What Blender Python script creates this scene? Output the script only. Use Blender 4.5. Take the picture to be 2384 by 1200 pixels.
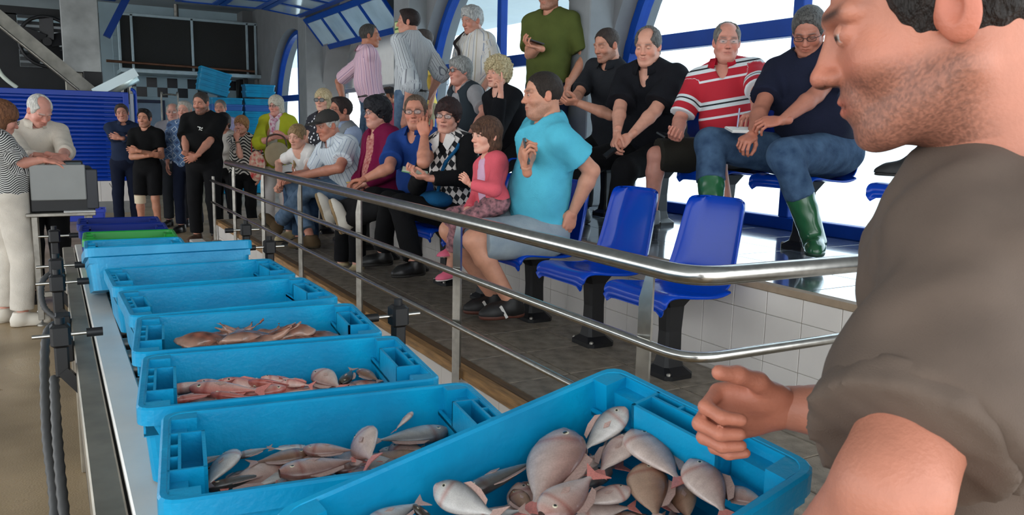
import bpy, bmesh, math, random
import numpy as np
from mathutils import Vector, Matrix
random.seed(7); RNG = np.random.default_rng(11)
for o in list(bpy.data.objects): bpy.data.objects.remove(o)
SC = bpy.context.scene
COL = SC.collection
# ------------------------------------------------------------------ camera
CAMH = 1.45; FPX = 1855.0
CR = np.array([[0.86677558, -0.06046256, 0.49501957],
               [-0.49820374, -0.14918485, 0.85412933],
               [0.02220658, -0.98695905, -0.15943246]])   # world axes (rows) in camera coords x right, y down, z forward
CAM0 = np.array([0.0, 0.0, CAMH])
cd = bpy.data.cameras.new('camera'); cam = bpy.data.objects.new('camera', cd); COL.objects.link(cam)
cd.sensor_width = 36.0; cd.lens = 36.0 * FPX / 2384.0; cd.clip_start = 0.05; cd.clip_end = 300
cam.matrix_world = Matrix(((CR[0][0], -CR[0][1], -CR[0][2], 0.0), (CR[1][0], -CR[1][1], -CR[1][2], 0.0),
                           (CR[2][0], -CR[2][1], -CR[2][2], CAMH), (0, 0, 0, 1)))
SC.camera = cam
cd.dof.use_dof = True; cd.dof.focus_distance = 4.6; cd.dof.aperture_fstop = 24.0
def ray(u, v):
    return CR @ np.array([(u - 1192.0) / FPX, (v - 600.0) / FPX, 1.0])
def px(u, v, X=None, Y=None, Z=None, D=None):
    """a point of the place seen at pixel u,v on the plane X=, Y=, Z= or at camera depth D"""
    d = ray(u, v)
    if X is not None: t = X / d[0]
    elif Y is not None: t = Y / d[1]
    elif Z is not None: t = (Z - CAMH) / d[2]
    else: t = D
    return CAM0 + d * t
# ------------------------------------------------------------------ world, exposure
wd = bpy.data.worlds.new('sky'); SC.world = wd; wd.use_nodes = True
bg = wd.node_tree.nodes['Background']; bg.inputs['Color'].default_value = (0.93, 0.97, 1.0, 1); bg.inputs['Strength'].default_value = 2.4
SC.view_settings.view_transform = 'Standard'; SC.view_settings.look = 'None'
SC.view_settings.gamma = 1.0; SC.view_settings.use_curve_mapping = False
SC.view_settings.exposure = 0.5
# ------------------------------------------------------------------ object helpers
def V(*a): return np.array(a, float)
def nrm(a):
    a = np.asarray(a, float); return a / (np.linalg.norm(a) + 1e-12)
def tag(o, label=None, cat=None, group=None, kind=None):
    if label: o['label'] = label
    if cat: o['category'] = cat
    if group: o['group'] = group
    if kind: o['kind'] = kind
    return o
def empty(name, loc=(0, 0, 0), rz=0.0, label=None, cat=None, group=None, kind=None, parent=None):
    o = bpy.data.objects.new(name, None); COL.objects.link(o)
    o.location = tuple(float(x) for x in loc); o.rotation_euler = (0, 0, rz); o.empty_display_size = 0.1
    if parent: o.parent = parent
    return tag(o, label, cat, group, kind)
def link(name, me, mat=None, parent=None, loc=None):
    o = bpy.data.objects.new(name, me); COL.objects.link(o)
    if mat is not None and len(me.materials) == 0:
        for m in (mat if isinstance(mat, (list, tuple)) else [mat]): me.materials.append(m)
    if parent: o.parent = parent
    if loc is not None: o.location = tuple(float(x) for x in loc)
    return o
def copy_tree(o, parent=None):
    c = o.copy(); COL.objects.link(c); c.parent = parent
    for ch in list(o.children): copy_tree(ch, c)
    return c
class MB:
    """collects simple shapes into one mesh"""
    def __init__(s): s.v = []; s.f = []; s.m = []; s.sm = []
    def add(s, vs, fs, m=0, smooth=False):
        b = len(s.v); s.v += [tuple(map(float, p)) for p in vs]
        for f in fs: s.f.append(tuple(i + b for i in f)); s.m.append(m); s.sm.append(smooth)
        return s
    def box(s, lo, hi, m=0):
        x0, y0, z0 = lo; x1, y1, z1 = hi
        return s.add([(x0,y0,z0),(x1,y0,z0),(x1,y1,z0),(x0,y1,z0),(x0,y0,z1),(x1,y0,z1),(x1,y1,z1),(x0,y1,z1)],
                     [(0,3,2,1),(4,5,6,7),(0,1,5,4),(1,2,6,5),(2,3,7,6),(3,0,4,7)], m)
    def cbox(s, lo, hi, c=0.004, m=0):
        """box with chamfered upright and top edges"""
        x0, y0, z0 = lo; x1, y1, z1 = hi; c = min(c, (x1-x0)*.4, (y1-y0)*.4, (z1-z0)*.4)
        def ring(i, z): 
            a0, a1, b0, b1 = x0+i, x1-i, y0+i, y1-i
            return [(a0+c,b0,z),(a1-c,b0,z),(a1,b0+c,z),(a1,b1-c,z),(a1-c,b1,z),(a0+c,b1,z),(a0,b1-c,z),(a0,b0+c,z)]
        vs = ring(c, z0) + ring(0, z0+c) + ring(0, z1-c) + ring(c, z1); fs = [tuple(range(7,-1,-1)), tuple(range(24,32))]
        for k in range(3):
            for i in range(8): fs.append((k*8+i, k*8+(i+1)%8, k*8+8+(i+1)%8, k*8+8+i))
        return s.add(vs, fs, m)
    def obox(s, c, ax, h, m=0):
        """oriented box: centre, 3 axes, half sizes"""
        c = np.asarray(c, float); vs = []
        for k in ((-1,-1,-1),(1,-1,-1),(1,1,-1),(-1,1,-1),(-1,-1,1),(1,-1,1),(1,1,1),(-1,1,1)):
            vs.append(c + sum(k[i]*h[i]*np.asarray(ax[i], float) for i in range(3)))
        return s.add(vs, [(0,3,2,1),(4,5,6,7),(0,1,5,4),(1,2,6,5),(2,3,7,6),(3,0,4,7)], m)
    def tube(s, pts, r, seg=10, m=0, cap=True, closed=False):
        pts = [np.asarray(p, float) for p in pts]; n = len(pts)
        rr = r if hasattr(r, '__len__') else [r]*n
        vs = []; fs = []; prev = None
        for i, p in enumerate(pts):
            a = pts[(i-1) % n] if (closed or i > 0) else p; b = pts[(i+1) % n] if (closed or i < n-1) else p
            t = nrm(b - a)
            if prev is None:
                ref = V(0,0,1) if abs(t[2]) < .9 else V(1,0,0); u = nrm(np.cross(t, ref))
            else: u = nrm(prev - t*np.dot(prev, t))
            prev = u; w = np.cross(t, u)
            for k in range(seg):
                an = 2*math.pi*k/seg; vs.append(p + rr[i]*(math.cos(an)*u + math.sin(an)*w))
        for i in range(n if closed else n-1):
            j = (i+1) % n
            for k in range(seg): fs.append((i*seg+k, i*seg+(k+1)%seg, j*seg+(k+1)%seg, j*seg+k))
        s.add(vs, fs, m, True)
        if cap and not closed:
            s.add(vs[:seg], [tuple(range(seg-1,-1,-1))], m); s.add(vs[-seg:], [tuple(range(seg))], m)
        return s
    def lathe(s, prof, seg=16, m=0, c=(0,0,0)):
        vs = []; fs = []; c = np.asarray(c, float)
        for r, z in prof:
            for k in range(seg):
                an = 2*math.pi*k/seg; vs.append(c + V(r*math.cos(an), r*math.sin(an), z))
        for i in range(len(prof)-1):
            for k in range(seg): fs.append((i*seg+k, i*seg+(k+1)%seg, (i+1)*seg+(k+1)%seg, (i+1)*seg+k))
        s.add(vs, fs, m, True); s.add(vs[:seg], [tuple(range(seg-1,-1,-1))], m); s.add(vs[-seg:], [tuple(range(seg))], m)
        return s
    def prism(s, poly, z0, z1, m=0, axes=((1,0,0),(0,1,0),(0,0,1)), o=(0,0,0)):
        A = [np.asarray(a, float) for a in axes]; o = np.asarray(o, float); n = len(poly)
        vs = [o + p[0]*A[0] + p[1]*A[1] + z*A[2] for z in (z0, z1) for p in poly]
        fs = [tuple(range(n-1,-1,-1)), tuple(range(n, 2*n))] + [(i,(i+1)%n,n+(i+1)%n,n+i) for i in range(n)]
        return s.add(vs, fs, m)
    def mesh(s, name):
        me = bpy.data.meshes.new(name); me.from_pydata(s.v, [], s.f)
        me.polygons.foreach_set('material_index', s.m); me.polygons.foreach_set('use_smooth', s.sm); me.update()
        return me
    def build(s, name, mat=None, parent=None, loc=None): return link(name, s.mesh(name), mat, parent, loc)
def arc(p0, p1, p2, n=8):
    return [(1-t)**2*np.asarray(p0)+2*t*(1-t)*np.asarray(p1)+t*t*np.asarray(p2) for t in np.linspace(0,1,n)]
def smooth_path(pts, n=6):
    pts = [np.asarray(p, float) for p in pts]; out = []
    for i in range(len(pts)-1):
        p0 = pts[max(i-1,0)]; p1 = pts[i]; p2 = pts[i+1]; p3 = pts[min(i+2,len(pts)-1)]
        for t in np.linspace(0,1,n,endpoint=False):
            out.append(.5*((2*p1)+(-p0+p2)*t+(2*p0-5*p1+4*p2-p3)*t*t+(-p0+3*p1-3*p2+p3)*t**3))
    out.append(pts[-1]); return out
# ------------------------------------------------------------------ materials
MATS = {}
def lin(c):
    return tuple(((x/255.0)/12.92 if x <= 10 else ((x/255.0+0.055)/1.055)**2.4) for x in c)
def mat(name, rgb=(128,128,128), rough=.5, metal=0.0, var=.0, scale=8.0, bump=0.0, bscale=60.0, attr=None, coat=0.0, spec=.5, stretch=None, rvar=0.0, rgb2=None, detail=4.0, trans=0.0):
    """plain principled material with noise variation; attr = colour attribute used as base colour"""
    if name in MATS: return MATS[name]
    m = bpy.data.materials.new(name); m.use_nodes = True; nt = m.node_tree; N = nt.nodes; L = nt.links
    b = N['Principled BSDF']; c = lin(rgb)
    b.inputs['Base Color'].default_value = (*c, 1); b.inputs['Roughness'].default_value = rough; b.inputs['Metallic'].default_value = metal
    b.inputs['Coat Weight'].default_value = coat; b.inputs['Specular IOR Level'].default_value = spec
    if coat: b.inputs['Coat Roughness'].default_value = .12
    tc = N.new('ShaderNodeTexCoord'); co = tc.outputs['Object']
    if stretch:
        mp = N.new('ShaderNodeMapping'); mp.inputs['Scale'].default_value = stretch; L.new(co, mp.inputs['Vector']); co = mp.outputs['Vector']
    base = None
    if attr:
        a = N.new('ShaderNodeAttribute'); a.attribute_name = attr; base = a.outputs['Color']; L.new(base, b.inputs['Base Color'])
    if var or rgb2:
        n = N.new('ShaderNodeTexNoise'); n.inputs['Scale'].default_value = scale; n.inputs['Detail'].default_value = detail; L.new(co, n.inputs['Vector'])
        if attr:
            mx = N.new('ShaderNodeMix'); mx.data_type = 'RGBA'; mx.blend_type = 'MULTIPLY'; mx.inputs[0].default_value = 1.0
            rp = N.new('ShaderNodeMapRange'); rp.inputs[1].default_value = .3; rp.inputs[2].default_value = .7; rp.inputs[3].default_value = 1-var; rp.inputs[4].default_value = 1+var
            L.new(n.outputs['Fac'], rp.inputs[0]); L.new(base, mx.inputs[6]); L.new(rp.outputs[0], mx.inputs[7]); L.new(mx.outputs[2], b.inputs['Base Color'])
        else:
            r = N.new('ShaderNodeValToRGB'); r.color_ramp.elements[0].position = .32; r.color_ramp.elements[1].position = .68
            c2 = lin(rgb2) if rgb2 else tuple(min(1, x*(1+var)) for x in c); c1 = c if rgb2 else tuple(x*(1-var) for x in c)
            r.color_ramp.elements[0].color = (*c1, 1); r.color_ramp.elements[1].color = (*c2, 1)
            L.new(n.outputs['Fac'], r.inputs[0]); L.new(r.outputs[0], b.inputs['Base Color'])
        if rvar:
            q = N.new('ShaderNodeMapRange'); q.inputs[1].default_value = .3; q.inputs[2].default_value = .7; q.inputs[3].default_value = max(0, rough-rvar); q.inputs[4].default_value = rough+rvar
            L.new(n.outputs['Fac'], q.inputs[0]); L.new(q.outputs[0], b.inputs['Roughness'])
    if bump:
        n2 = N.new('ShaderNodeTexNoise'); n2.inputs['Scale'].default_value = bscale; n2.inputs['Detail'].default_value = 3; L.new(co, n2.inputs['Vector'])
        bp = N.new('ShaderNodeBump'); bp.inputs['Strength'].default_value = bump; bp.inputs['Distance'].default_value = .01
        L.new(n2.outputs['Fac'], bp.inputs['Height']); L.new(bp.outputs[0], b.inputs['Normal'])
    MATS[name] = m; return m
def pat_mat(name, cols, expr, rough=.85, bump=.25, bscale=140.0):
    """cloth with a woven pattern driven by the garment coordinates 'pat'; expr(nodes, links, xyz sockets) -> factor socket"""
    if name in MATS: return MATS[name]
    m = bpy.data.materials.new(name); m.use_nodes = True; nt = m.node_tree; N = nt.nodes; L = nt.links; b = N['Principled BSDF']
    b.inputs['Roughness'].default_value = rough
    a = N.new('ShaderNodeAttribute'); a.attribute_name = 'pat'; s = N.new('ShaderNodeSeparateXYZ'); L.new(a.outputs['Vector'], s.inputs[0])
    fac = expr(N, L, s.outputs)
    r = N.new('ShaderNodeValToRGB'); r.color_ramp.interpolation = 'CONSTANT'
    els = r.color_ramp.elements
    while len(els) < len(cols): els.new(.5)
    for e, (pos, c) in zip(els, cols): e.position = pos; e.color = (*lin(c), 1)
    L.new(fac, r.inputs[0]); L.new(r.outputs[0], b.inputs['Base Color'])
    n2 = N.new('ShaderNodeTexNoise'); n2.inputs['Scale'].default_value = bscale; tc = N.new('ShaderNodeTexCoord'); L.new(tc.outputs['Object'], n2.inputs['Vector'])
    bp = N.new('ShaderNodeBump'); bp.inputs['Strength'].default_value = bump; bp.inputs['Distance'].default_value = .006
    L.new(n2.outputs['Fac'], bp.inputs['Height']); L.new(bp.outputs[0], b.inputs['Normal'])
    MATS[name] = m; return m
def mth(N, L, op, a, b=None, c=None):
    n = N.new('ShaderNodeMath'); n.operation = op
    for i, x in enumerate((a, b, c)):
        if x is None: continue
        if isinstance(x, (int, float)): n.inputs[i].default_value = x
        else: L.new(x, n.inputs[i])
    return n.outputs[0]
def stripe_x(period, off=0.0):
    """upright stripes: repeats across the garment's width and depth"""
    def e(N, L, o): return mth(N, L, 'FRACT', mth(N, L, 'DIVIDE', mth(N, L, 'ADD', o[0], 10.0+off), period))
    return e
def stripe_z(period, off=0.0):
    def e(N, L, o): return mth(N, L, 'FRACT', mth(N, L, 'DIVIDE', mth(N, L, 'ADD', o[2], 10.0+off), period))
    return e
def glass_mat(name, tint=(235,245,250), gloss=.06):
    if name in MATS: return MATS[name]
    m = bpy.data.materials.new(name); m.use_nodes = True; N = m.node_tree.nodes; L = m.node_tree.links
    for n in list(N): N.remove(n)
    o = N.new('ShaderNodeOutputMaterial'); t = N.new('ShaderNodeBsdfTransparent'); g = N.new('ShaderNodeBsdfGlossy'); x = N.new('ShaderNodeMixShader')
    t.inputs[0].default_value = (*lin(tint), 1); g.inputs['Roughness'].default_value = .03; x.inputs[0].default_value = gloss
    L.new(t.outputs[0], x.inputs[1]); L.new(g.outputs[0], x.inputs[2]); L.new(x.outputs[0], o.inputs[0]); MATS[name] = m; return m
M_STEEL = mat('brushed_steel', (190,188,182), .22, 1.0, var=.12, scale=30, stretch=(1,1,1))
M_STEELD = mat('dull_steel', (150,146,138), .42, .9, var=.2, scale=18)
M_BLACK = mat('black_plastic', (16,16,18), .5, var=.2, scale=10)
M_BLUEFR = mat('blue_painted_frame', (12,58,138), .4, var=.08, scale=6, spec=.15)
M_GLASS = glass_mat('window_glass')
# ================================================================== the setting
M_FLOOR = mat('wet_concrete_floor', (172,148,114), .38, var=.0, rgb2=(138,119,92), scale=1.6, bump=.15, bscale=120, rvar=.14, detail=8)
M_TERR = mat('grey_terrace_tile', (142,130,114), .5, rgb2=(104,96,86), scale=14, bump=.35, bscale=160, rvar=.1, detail=8)
M_GROUT = mat('dark_grout', (52,48,44), .8)
M_MARBLE = mat('polished_grey_marble', (112,118,126), .06, rgb2=(70,78,88), scale=5, rvar=.02, detail=8, coat=1.0, spec=.8)
M_WTILE = mat('white_wall_tile', (214,208,202), .28, var=.04, scale=4)
M_WGROUT = mat('tile_grout', (190,183,174), .8)
M_WOOD = mat('curb_wood', (172,130,82), .55, rgb2=(124,92,56), scale=9, stretch=(6,.8,6), bump=.2, bscale=60)
M_COPE = mat('stone_coping', (150,130,108), .6, var=.1, scale=20)
M_WALL = mat('grey_painted_plaster', (112,114,116), .8, var=.08, scale=3, bump=.2, bscale=80)
M_PILL = mat('grey_pillar_paint', (122,126,128), .75, var=.08, scale=5, bump=.2, bscale=70)
M_CEIL = mat('ceiling_paint', (150,158,162), .85, var=.06, scale=2)
M_PALE = mat('pale_blue_wall_tile', (172,196,206), .4, var=.05, scale=3)
M_BTILE = mat('black_wall_tile', (18,18,26), .3, var=.1, scale=6)
XR = 1.62; XS = 2.778; XW = 4.55; ZT = .30; Z2 = .78; YE = 9.94; YB = 20.6
def struct(o): o['kind'] = 'structure'; return o
fl = struct(MB().box((-7,-3,-.12),(XS,YB+.3,0)).build('floor', M_FLOOR))
struct(MB().box((XS,-3,-.12),(5.2,YB+.3,-.02)).build('floor', M_FLOOR))
# terrace slab with separate tiles
ter = struct(MB().box((XR+.06,.2,0),(XS,YE-.02,ZT-.012)).build('floor', M_GROUT))
tw, td = (XS-XR-.14)/3, .405
tile = MB().cbox((.003,.003,0),(tw-.003,td-.003,.014),.003).mesh('floor_tile')
tile.materials.append(M_TERR)
for i in range(3):
    for j in range(24):
        link('tile', tile, None, ter, (XR+.135+i*tw, .2+j*td, ZT-.0135))
tf = MB()
struct(MB().box((XR+.045,.2,0),(XR+.075,YE,ZT-.045)).build('wall_terrace', M_WGROUT))
wt = bpy.data.objects['wall_terrace']
ft = MB().cbox((0,.002,.002),(.008,.298,.123),.002).mesh('face_tile'); ft.materials.append(M_WTILE)
for j in range(32):
    for k in range(2): link('tile', ft, None, wt, (XR+.038, .25+j*.3, .003+k*.126))
et = MB().cbox((.002,0,.002),(.30,.008,.123),.002).mesh('end_tile'); et.materials.append(M_WTILE)
for i in range(3):
    for k in range(2): link('tile', et, None, wt, (XR+.08+i*.3, YE-.004, .003+k*.126))
struct(MB().cbox((XR+.03,.2,ZT-.045),(XR+.085,YE+.01,ZT+.004),.006).build('trim_1', M_WOOD))
struct(MB().cbox((XR+.085,.2,ZT-.03),(XR+.135,YE+.01,ZT+.002),.004).build('trim_2', mat('curb_wood_dark',(108,82,54),.6,rgb2=(80,62,42),scale=9,stretch=(6,.8,6))))
struct(MB().cbox((XR+.085,YE-.03,ZT-.04),(XS,YE+.02,ZT+.003),.004).build('trim_3', M_COPE))
# upper tier: tiled riser, coping, polished floor
up = struct(MB().box((XS+.012,-.4,0),(XW+.35,10.4,Z2-.012)).build('floor', M_GROUT))
mt = MB().cbox((.0015,.0015,0),(.4485,.4485,.013),.002).mesh('marble_tile'); mt.materials.append(M_MARBLE)
for i in range(4):
    for j in range(24): link('tile', mt, None, up, (XS+.05+i*.45, -.4+j*.45, Z2-.0125))
riser = struct(MB().box((XS+.004,-.4,ZT-.01),(XS+.02,10.4,Z2-.03)).build('wall_riser', M_WGROUT))
rt = MB().cbox((0,.0015,.0015),(.007,.1985,.2215),.002).mesh('riser_tile'); rt.materials.append(M_WTILE)
rt2 = MB().cbox((0,.0015,.0015),(.007,.1985,.1035),.002).mesh('riser_tile_short'); rt2.materials.append(M_WTILE)
for j in range(52):
    link('tile', rt2, None, riser, (XS-.002, -.06+j*.2-.26, .645))
    link('tile', rt, None, riser, (XS-.002, -.06+j*.2-.26, .4225))
    link('tile', rt2, None, riser, (XS-.002, -.06+j*.2-.26, .318))
struct(MB().cbox((XS-.008,-.4,.7495),(XS+.05,10.4,Z2+.002),.004).build('trim_4', M_COPE))
# right wall with four arched bays
def arch_z(dy, r, zc): return zc + math.sqrt(max(r*r-dy*dy, 0))
BAYS = [(3.94, 2.0, 1.62), (8.2, 1.98, 1.58), (12.6, 1.9, 1.75), (16.66, 2.0, 1.35)]
ZC = 4.05
wall = MB(); x0, x1 = XW-.20, XW+.22
def wcol(ya, yb, za, zb, zt=ZC):
    # wall piece above a line za..zb between ya, yb with soffit
    v = [(x0,ya,za),(x0,yb,zb),(x0,yb,zt),(x0,ya,zt),(x1,ya,za),(x1,yb,zb),(x1,yb,zt),(x1,ya,zt)]
    wall.add(v, [(0,1,2,3)[::-1],(4,5,6,7),(0,4,5,1)])
edges = [-.6]
for (c, r, zc) in BAYS: edges += [c-r, c+r]
edges.append(YB)
zb0 = 0.0
for i in range(0, len(edges), 2):
    a, b = edges[i], edges[i+1]
    wall.box((x0, a, zb0), (x1, b, ZC))
for (c, r, zc) in BAYS:
    ys = [c + r*math.sin(t) for t in np.linspace(-math.pi/2, math.pi/2, 33)]
    for ya, yb in zip(ys[:-1], ys[1:]):
        wcol(ya, yb, arch_z(ya-c, r, zc), arch_z(yb-c, r, zc))
struct(wall.build('wall_right', M_WALL))
for k, (ya, yb, xa) in enumerate(((5.83,6.17,4.1),(9.86,10.38,4.1),(14.45,14.95,4.05))):
    struct(MB().cbox((xa,ya,Z2 if k < 2 else 0),(XW-.15,yb,ZC),.01).build('column', M_PILL))
# arched windows
def window(n, c, r, zc, zbot, ztr, muls):
    w = struct(empty('window_%d' % n, (XW, c, zbot)))
    rf = r-.012; fw = .085
    def at(y, z): return (0, y-c, z-zbot)
    def bar(lo, hi): return MB().cbox((-.045, lo[0]-c, lo[1]-zbot), (.045, hi[0]-c, hi[1]-zbot), .006).build('frame_bar', M_BLUEFR, w)
    # arch ring
    m = MB(); angs = np.linspace(0, math.pi, 33); vs = []; 
    pts = [(c+rf*math.cos(a), zc+rf*math.sin(a), c+(rf-fw)*math.cos(a), zc+(rf-fw)*math.sin(a)) for a in angs]
    pts = [(c+rf, zbot, c+rf-fw, zbot)] + pts + [(c-rf, zbot, c-rf+fw, zbot)]
    for (yo, zo, yi, zi) in pts:
        vs += [(-.05, yo-c, zo-zbot), (.05, yo-c, zo-zbot), (.05, yi-c, zi-zbot), (-.05, yi-c, zi-zbot)]
    fs = []
    for i in range(len(pts)-1):
        for k in range(4): fs.append((i*4+k, i*4+(k+1)%4, i*4+4+(k+1)%4, i*4+4+k))
    m.add(vs, fs); m.build('arch_frame', M_BLUEFR, w)
    bar((c-rf+fw, zbot), (c+rf-fw, zbot+.09))
    bar((c-rf+.05, ztr-.07), (c+rf-.05, ztr+.055))
    for y in muls:
        bar((y-.045, zbot+.09), (y+.045, ztr-.07)); bar((y-.045, ztr+.055), (y+.045, arch_z(y-c, rf, zc)-.04))
    ys = [c-rf+fw] + sorted(muls) + [c+rf-fw]
    for ya, yb in zip(ys[:-1], ys[1:]):
        a, b = ya+.04, yb-.04
        g = MB(); g.box((-.004, a-c, .085), (.004, b-c, ztr-.065-zbot)); g.build('pane', M_GLASS, w)
        n_ = 12; t = np.linspace(a, b, n_); poly = [(y-c, min(arch_z(y-c, rf-.05, zc), 9)-zbot) for y in t]
        poly = [(a-c, ztr+.05-zbot)] + [p for p in poly if p[1] > ztr+.06-zbot] + [(b-c, ztr+.05-zbot)]
        MB().prism(poly, -.004, .004, axes=((0,1,0),(0,0,1),(1,0,0))).build('pane', M_GLASS, w)
    return w
window(1, *BAYS[0], Z2, 2.2, [3.94])
window(2, *BAYS[1], Z2, 2.2, [8.19])
window(4, *BAYS[3], 0.0, 2.0, [15.9, 16.66])
# loading doorway with the sectional glass door run up under the ceiling
d1 = struct(empty('door_1', (XW, 12.6, 0)))
ya, yb = 10.75, 14.45
def panel(p0, p1, n):
    """one door section between two edge lines (x,z) with n panes"""
    (xa, za), (xb, zb) = p0, p1; L_ = math.hypot(xb-xa, zb-za); dx, dz = (xb-xa)/L_, (zb-za)/L_
    A = ((dx,0,dz),(0,1,0),(-dz,0,dx))
    def P(s, y, t): return V(xa-XW, 0, za) + V(dx,0,dz)*s + V(0, y-12.6, 0) + V(-dz,0,dx)*t
    def bx_(s0, s1, y0, y1, name, m, th=.022):
        o = MB().obox(P((s0+s1)/2, (y0+y1)/2, 0), A, ((s1-s0)/2, (y1-y0)/2, th)).build(name, m, d1)
    bx_(0, .09, ya, yb, 'door_rail', M_BLUEFR); bx_(L_-.09, L_, ya, yb, 'door_rail', M_BLUEFR)
    w_ = (yb-ya)/n
    for i in range(n+1):
        y = ya+i*w_; bx_(.09, L_-.09, max(ya, y-.04), min(yb, y+.04), 'door_stile', M_BLUEFR)
        if i < n: bx_(.08, L_-.08, y+.035, y+w_-.035, 'pane', mat('door_glass_painted_sky', (158,184,200), .12, var=.15, scale=2), .004)  # pale blue painted into the panes for the sky they reflect
secs = [((4.42,2.78),(4.02,3.28)), ((3.98,3.32),(3.30,3.40)), ((3.28,3.40),(2.60,3.40)), ((2.58,3.40),(1.92,3.40))]
for a, b in secs: panel(a, b, 4)
for y in (ya-.05, yb+.05):
    MB().tube(smooth_path([(XW-.13-XW, y-12.6, 0), (-.13, y-12.6, 2.6), (-.2, y-12.6, 3.1), (-.6, y-12.6, 3.38), (-2.85, y-12.6, 3.43)], 6), .028, 8).build('track', M_STEELD, d1)
wp = empty('doorway_board', (4.95, 12.9, 1.95), 0, 'white panel with a small black box across the loading doorway', 'panel')
MB().cbox((-.03,-2.4,.18),(.03,2.1,1.35),.01).build('board', mat('white_panel', (238,238,234), .5, var=.03), wp)
MB().cbox((-.045,-2.4,.10),(.045,2.1,.18),.01).build('bottom_rail', mat('panel_rail', (150,152,156), .4, .5), wp)
for y in (-2.4, 2.0): MB().cbox((-.04,y,-1.97),(.04,y+.1,.10),.01).build('support_post', mat('panel_rail', (150,152,156), .4, .5), wp)
bb = MB().cbox((-.16,-1.25,.62),(-.035,-.9,.88),.01).build('black_box', M_BLACK, wp)
MB().cbox((-.14,-1.15,.56),(-.05,-1.0,.62),.006).build('lower_unit', M_BLACK, bb)
# exit sign on the pillar
es = empty('exit_sign', (4.09, 10.12, 2.72), 0, 'small green and cream emergency sign fixed to the grey pillar', 'sign')
MB().cbox((-.012,-.16,-.10),(0,.16,.10),.003).build('plate', mat('sign_green', (60,120,70), .5), es)
for z in (.012, -.088): MB().box((-.015,-.15,z),(-.0125,.15,z+.075)).build('cream_band', mat('sign_cream', (206,214,150), .5), es)
# back wall with its band of chequered tiles
bw = struct(MB().box((-7,YB+.012,0),(XW,YB+.3,ZC)).build('wall_back', M_PALE))
ts = .222
tb = MB().cbox((.001,-.012,.001),(ts-.001,.002,ts-.001),.002).mesh('square_tile'); tb.materials.append(M_BTILE)
twm = MB().cbox((.001,-.010,.001),(ts-.001,.002,ts-.001),.002).mesh('square_tile_pale'); twm.materials.append(M_PALE)
for i in range(15):
    for k in range(2):
        link('tile', tb if (i+k) % 2 == 0 else twm, None, bw, (1.38+i*ts, YB+.01, 2.0+k*ts))
for i in range(15):
    for k in range(4): link('tile', twm, None, bw, (1.38+i*ts, YB+.01, 2.0+2*ts+k*ts))
struct(MB().box((4.12,YB-.6,0),(XW-.19,YB+.02,ZC)).build('wall_corner', M_WALL))
struct(MB().box((-7,-2.2,ZC),(XW+.25,YB+.3,ZC+.2)).build('ceiling', M_CEIL))
for y in (15.2,): struct(MB().cbox((-4,y,3.42),(1.12,y+.25,3.8),.01).build('trim_5', M_BLUEFR))
struct(MB().obox((1.2,16.2,3.3),((.45,.0,.89),(0,1,0),(-.89,0,.45)),(.45,.08,.06)).build('trim_6', M_BLUEFR))
# door in the back wall
d2 = struct(empty('door_2', (2.08, YB, 0)))
for a, b in (((-.33,-.05,0),(-.26,.03,1.93)),((.26,-.05,0),(.33,.03,1.93)),((-.26,-.05,1.86),(.26,.03,1.93))): MB().cbox(a, b, .006).build('door_frame', mat('navy_frame',(22,34,70),.4), d2)
MB().cbox((-.26,-.03,0),(.26,.0,1.86),.004).build('door_leaf', mat('pale_door',(128,150,172),.35,var=.05), d2)
# ground outside, pale paving under the open sky, with an arcade beyond
struct(MB().box((XW+.35,-14,-.1),(60,60,-.02)).build('ground_outside', mat('pale_paving', (226,226,222), .8, var=.03, scale=.6)))

struct(MB().box((5.2,10.4,3.47),(8.0,30,3.62)).build('canopy_outside', mat('canopy_concrete', (196,206,212), .8, var=.05, scale=1)))
# ================================================================== handrail
hr = empty('handrail', (XR, 1.7, 0), 0, 'stainless steel tube handrail with flat posts along the terrace edge', 'handrail')
def hp(x, y, z): return (x-XR, y-1.7, z)
def rail(z, r, y_end, name, seg=14):
    y_c = 1.70; rad = .13; xr = XR-.02
    pts = [hp(xr, y_end, z), hp(xr, 5, z), hp(xr, y_c+rad+.02, z)] + [hp(*p) for p in arc((xr, y_c+rad, z), (xr, y_c, z), (xr+rad, y_c, z), 9)] + [hp(xr+.6, y_c-.012, z), hp(XS-.012, y_c-.03, z)]
    MB().tube(pts, r, seg).build(name, M_STEEL, hr)
rail(1.035, .030, 8.75, 'top_rail', 18); rail(.785, .0165, 9.75, 'middle_rail')
MB().tube([hp(XR-.02, 9.75, .535), hp(XR-.02, 1.74, .535)], .0135, 12).build('bottom_rail', M_STEEL, hr)
for i, y in enumerate((1.94, 3.31, 4.69, 6.03, 7.25, 8.55)):
    p = MB(); t = .006; zt = 1.008
    p.prism([(-.024,0),(.024,0),(.024,zt-.0),(-.002,zt),(-.024,zt-.085)], -t, t, axes=((.35,-.937,0),(0,0,1),(.937,.35,0)), o=hp(XR+.004,y,0))
    p.build('post', M_STEEL if i < 2 else M_STEELD, hr)
MB().prism([(-.024,0),(.024,0),(.024,.83),(-.02,.83)], -.006, .006, axes=((.35,-.937,0),(0,0,1),(.937,.35,0)), o=hp(XR+.004,9.75,0)).build('post', M_STEELD, hr)
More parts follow.
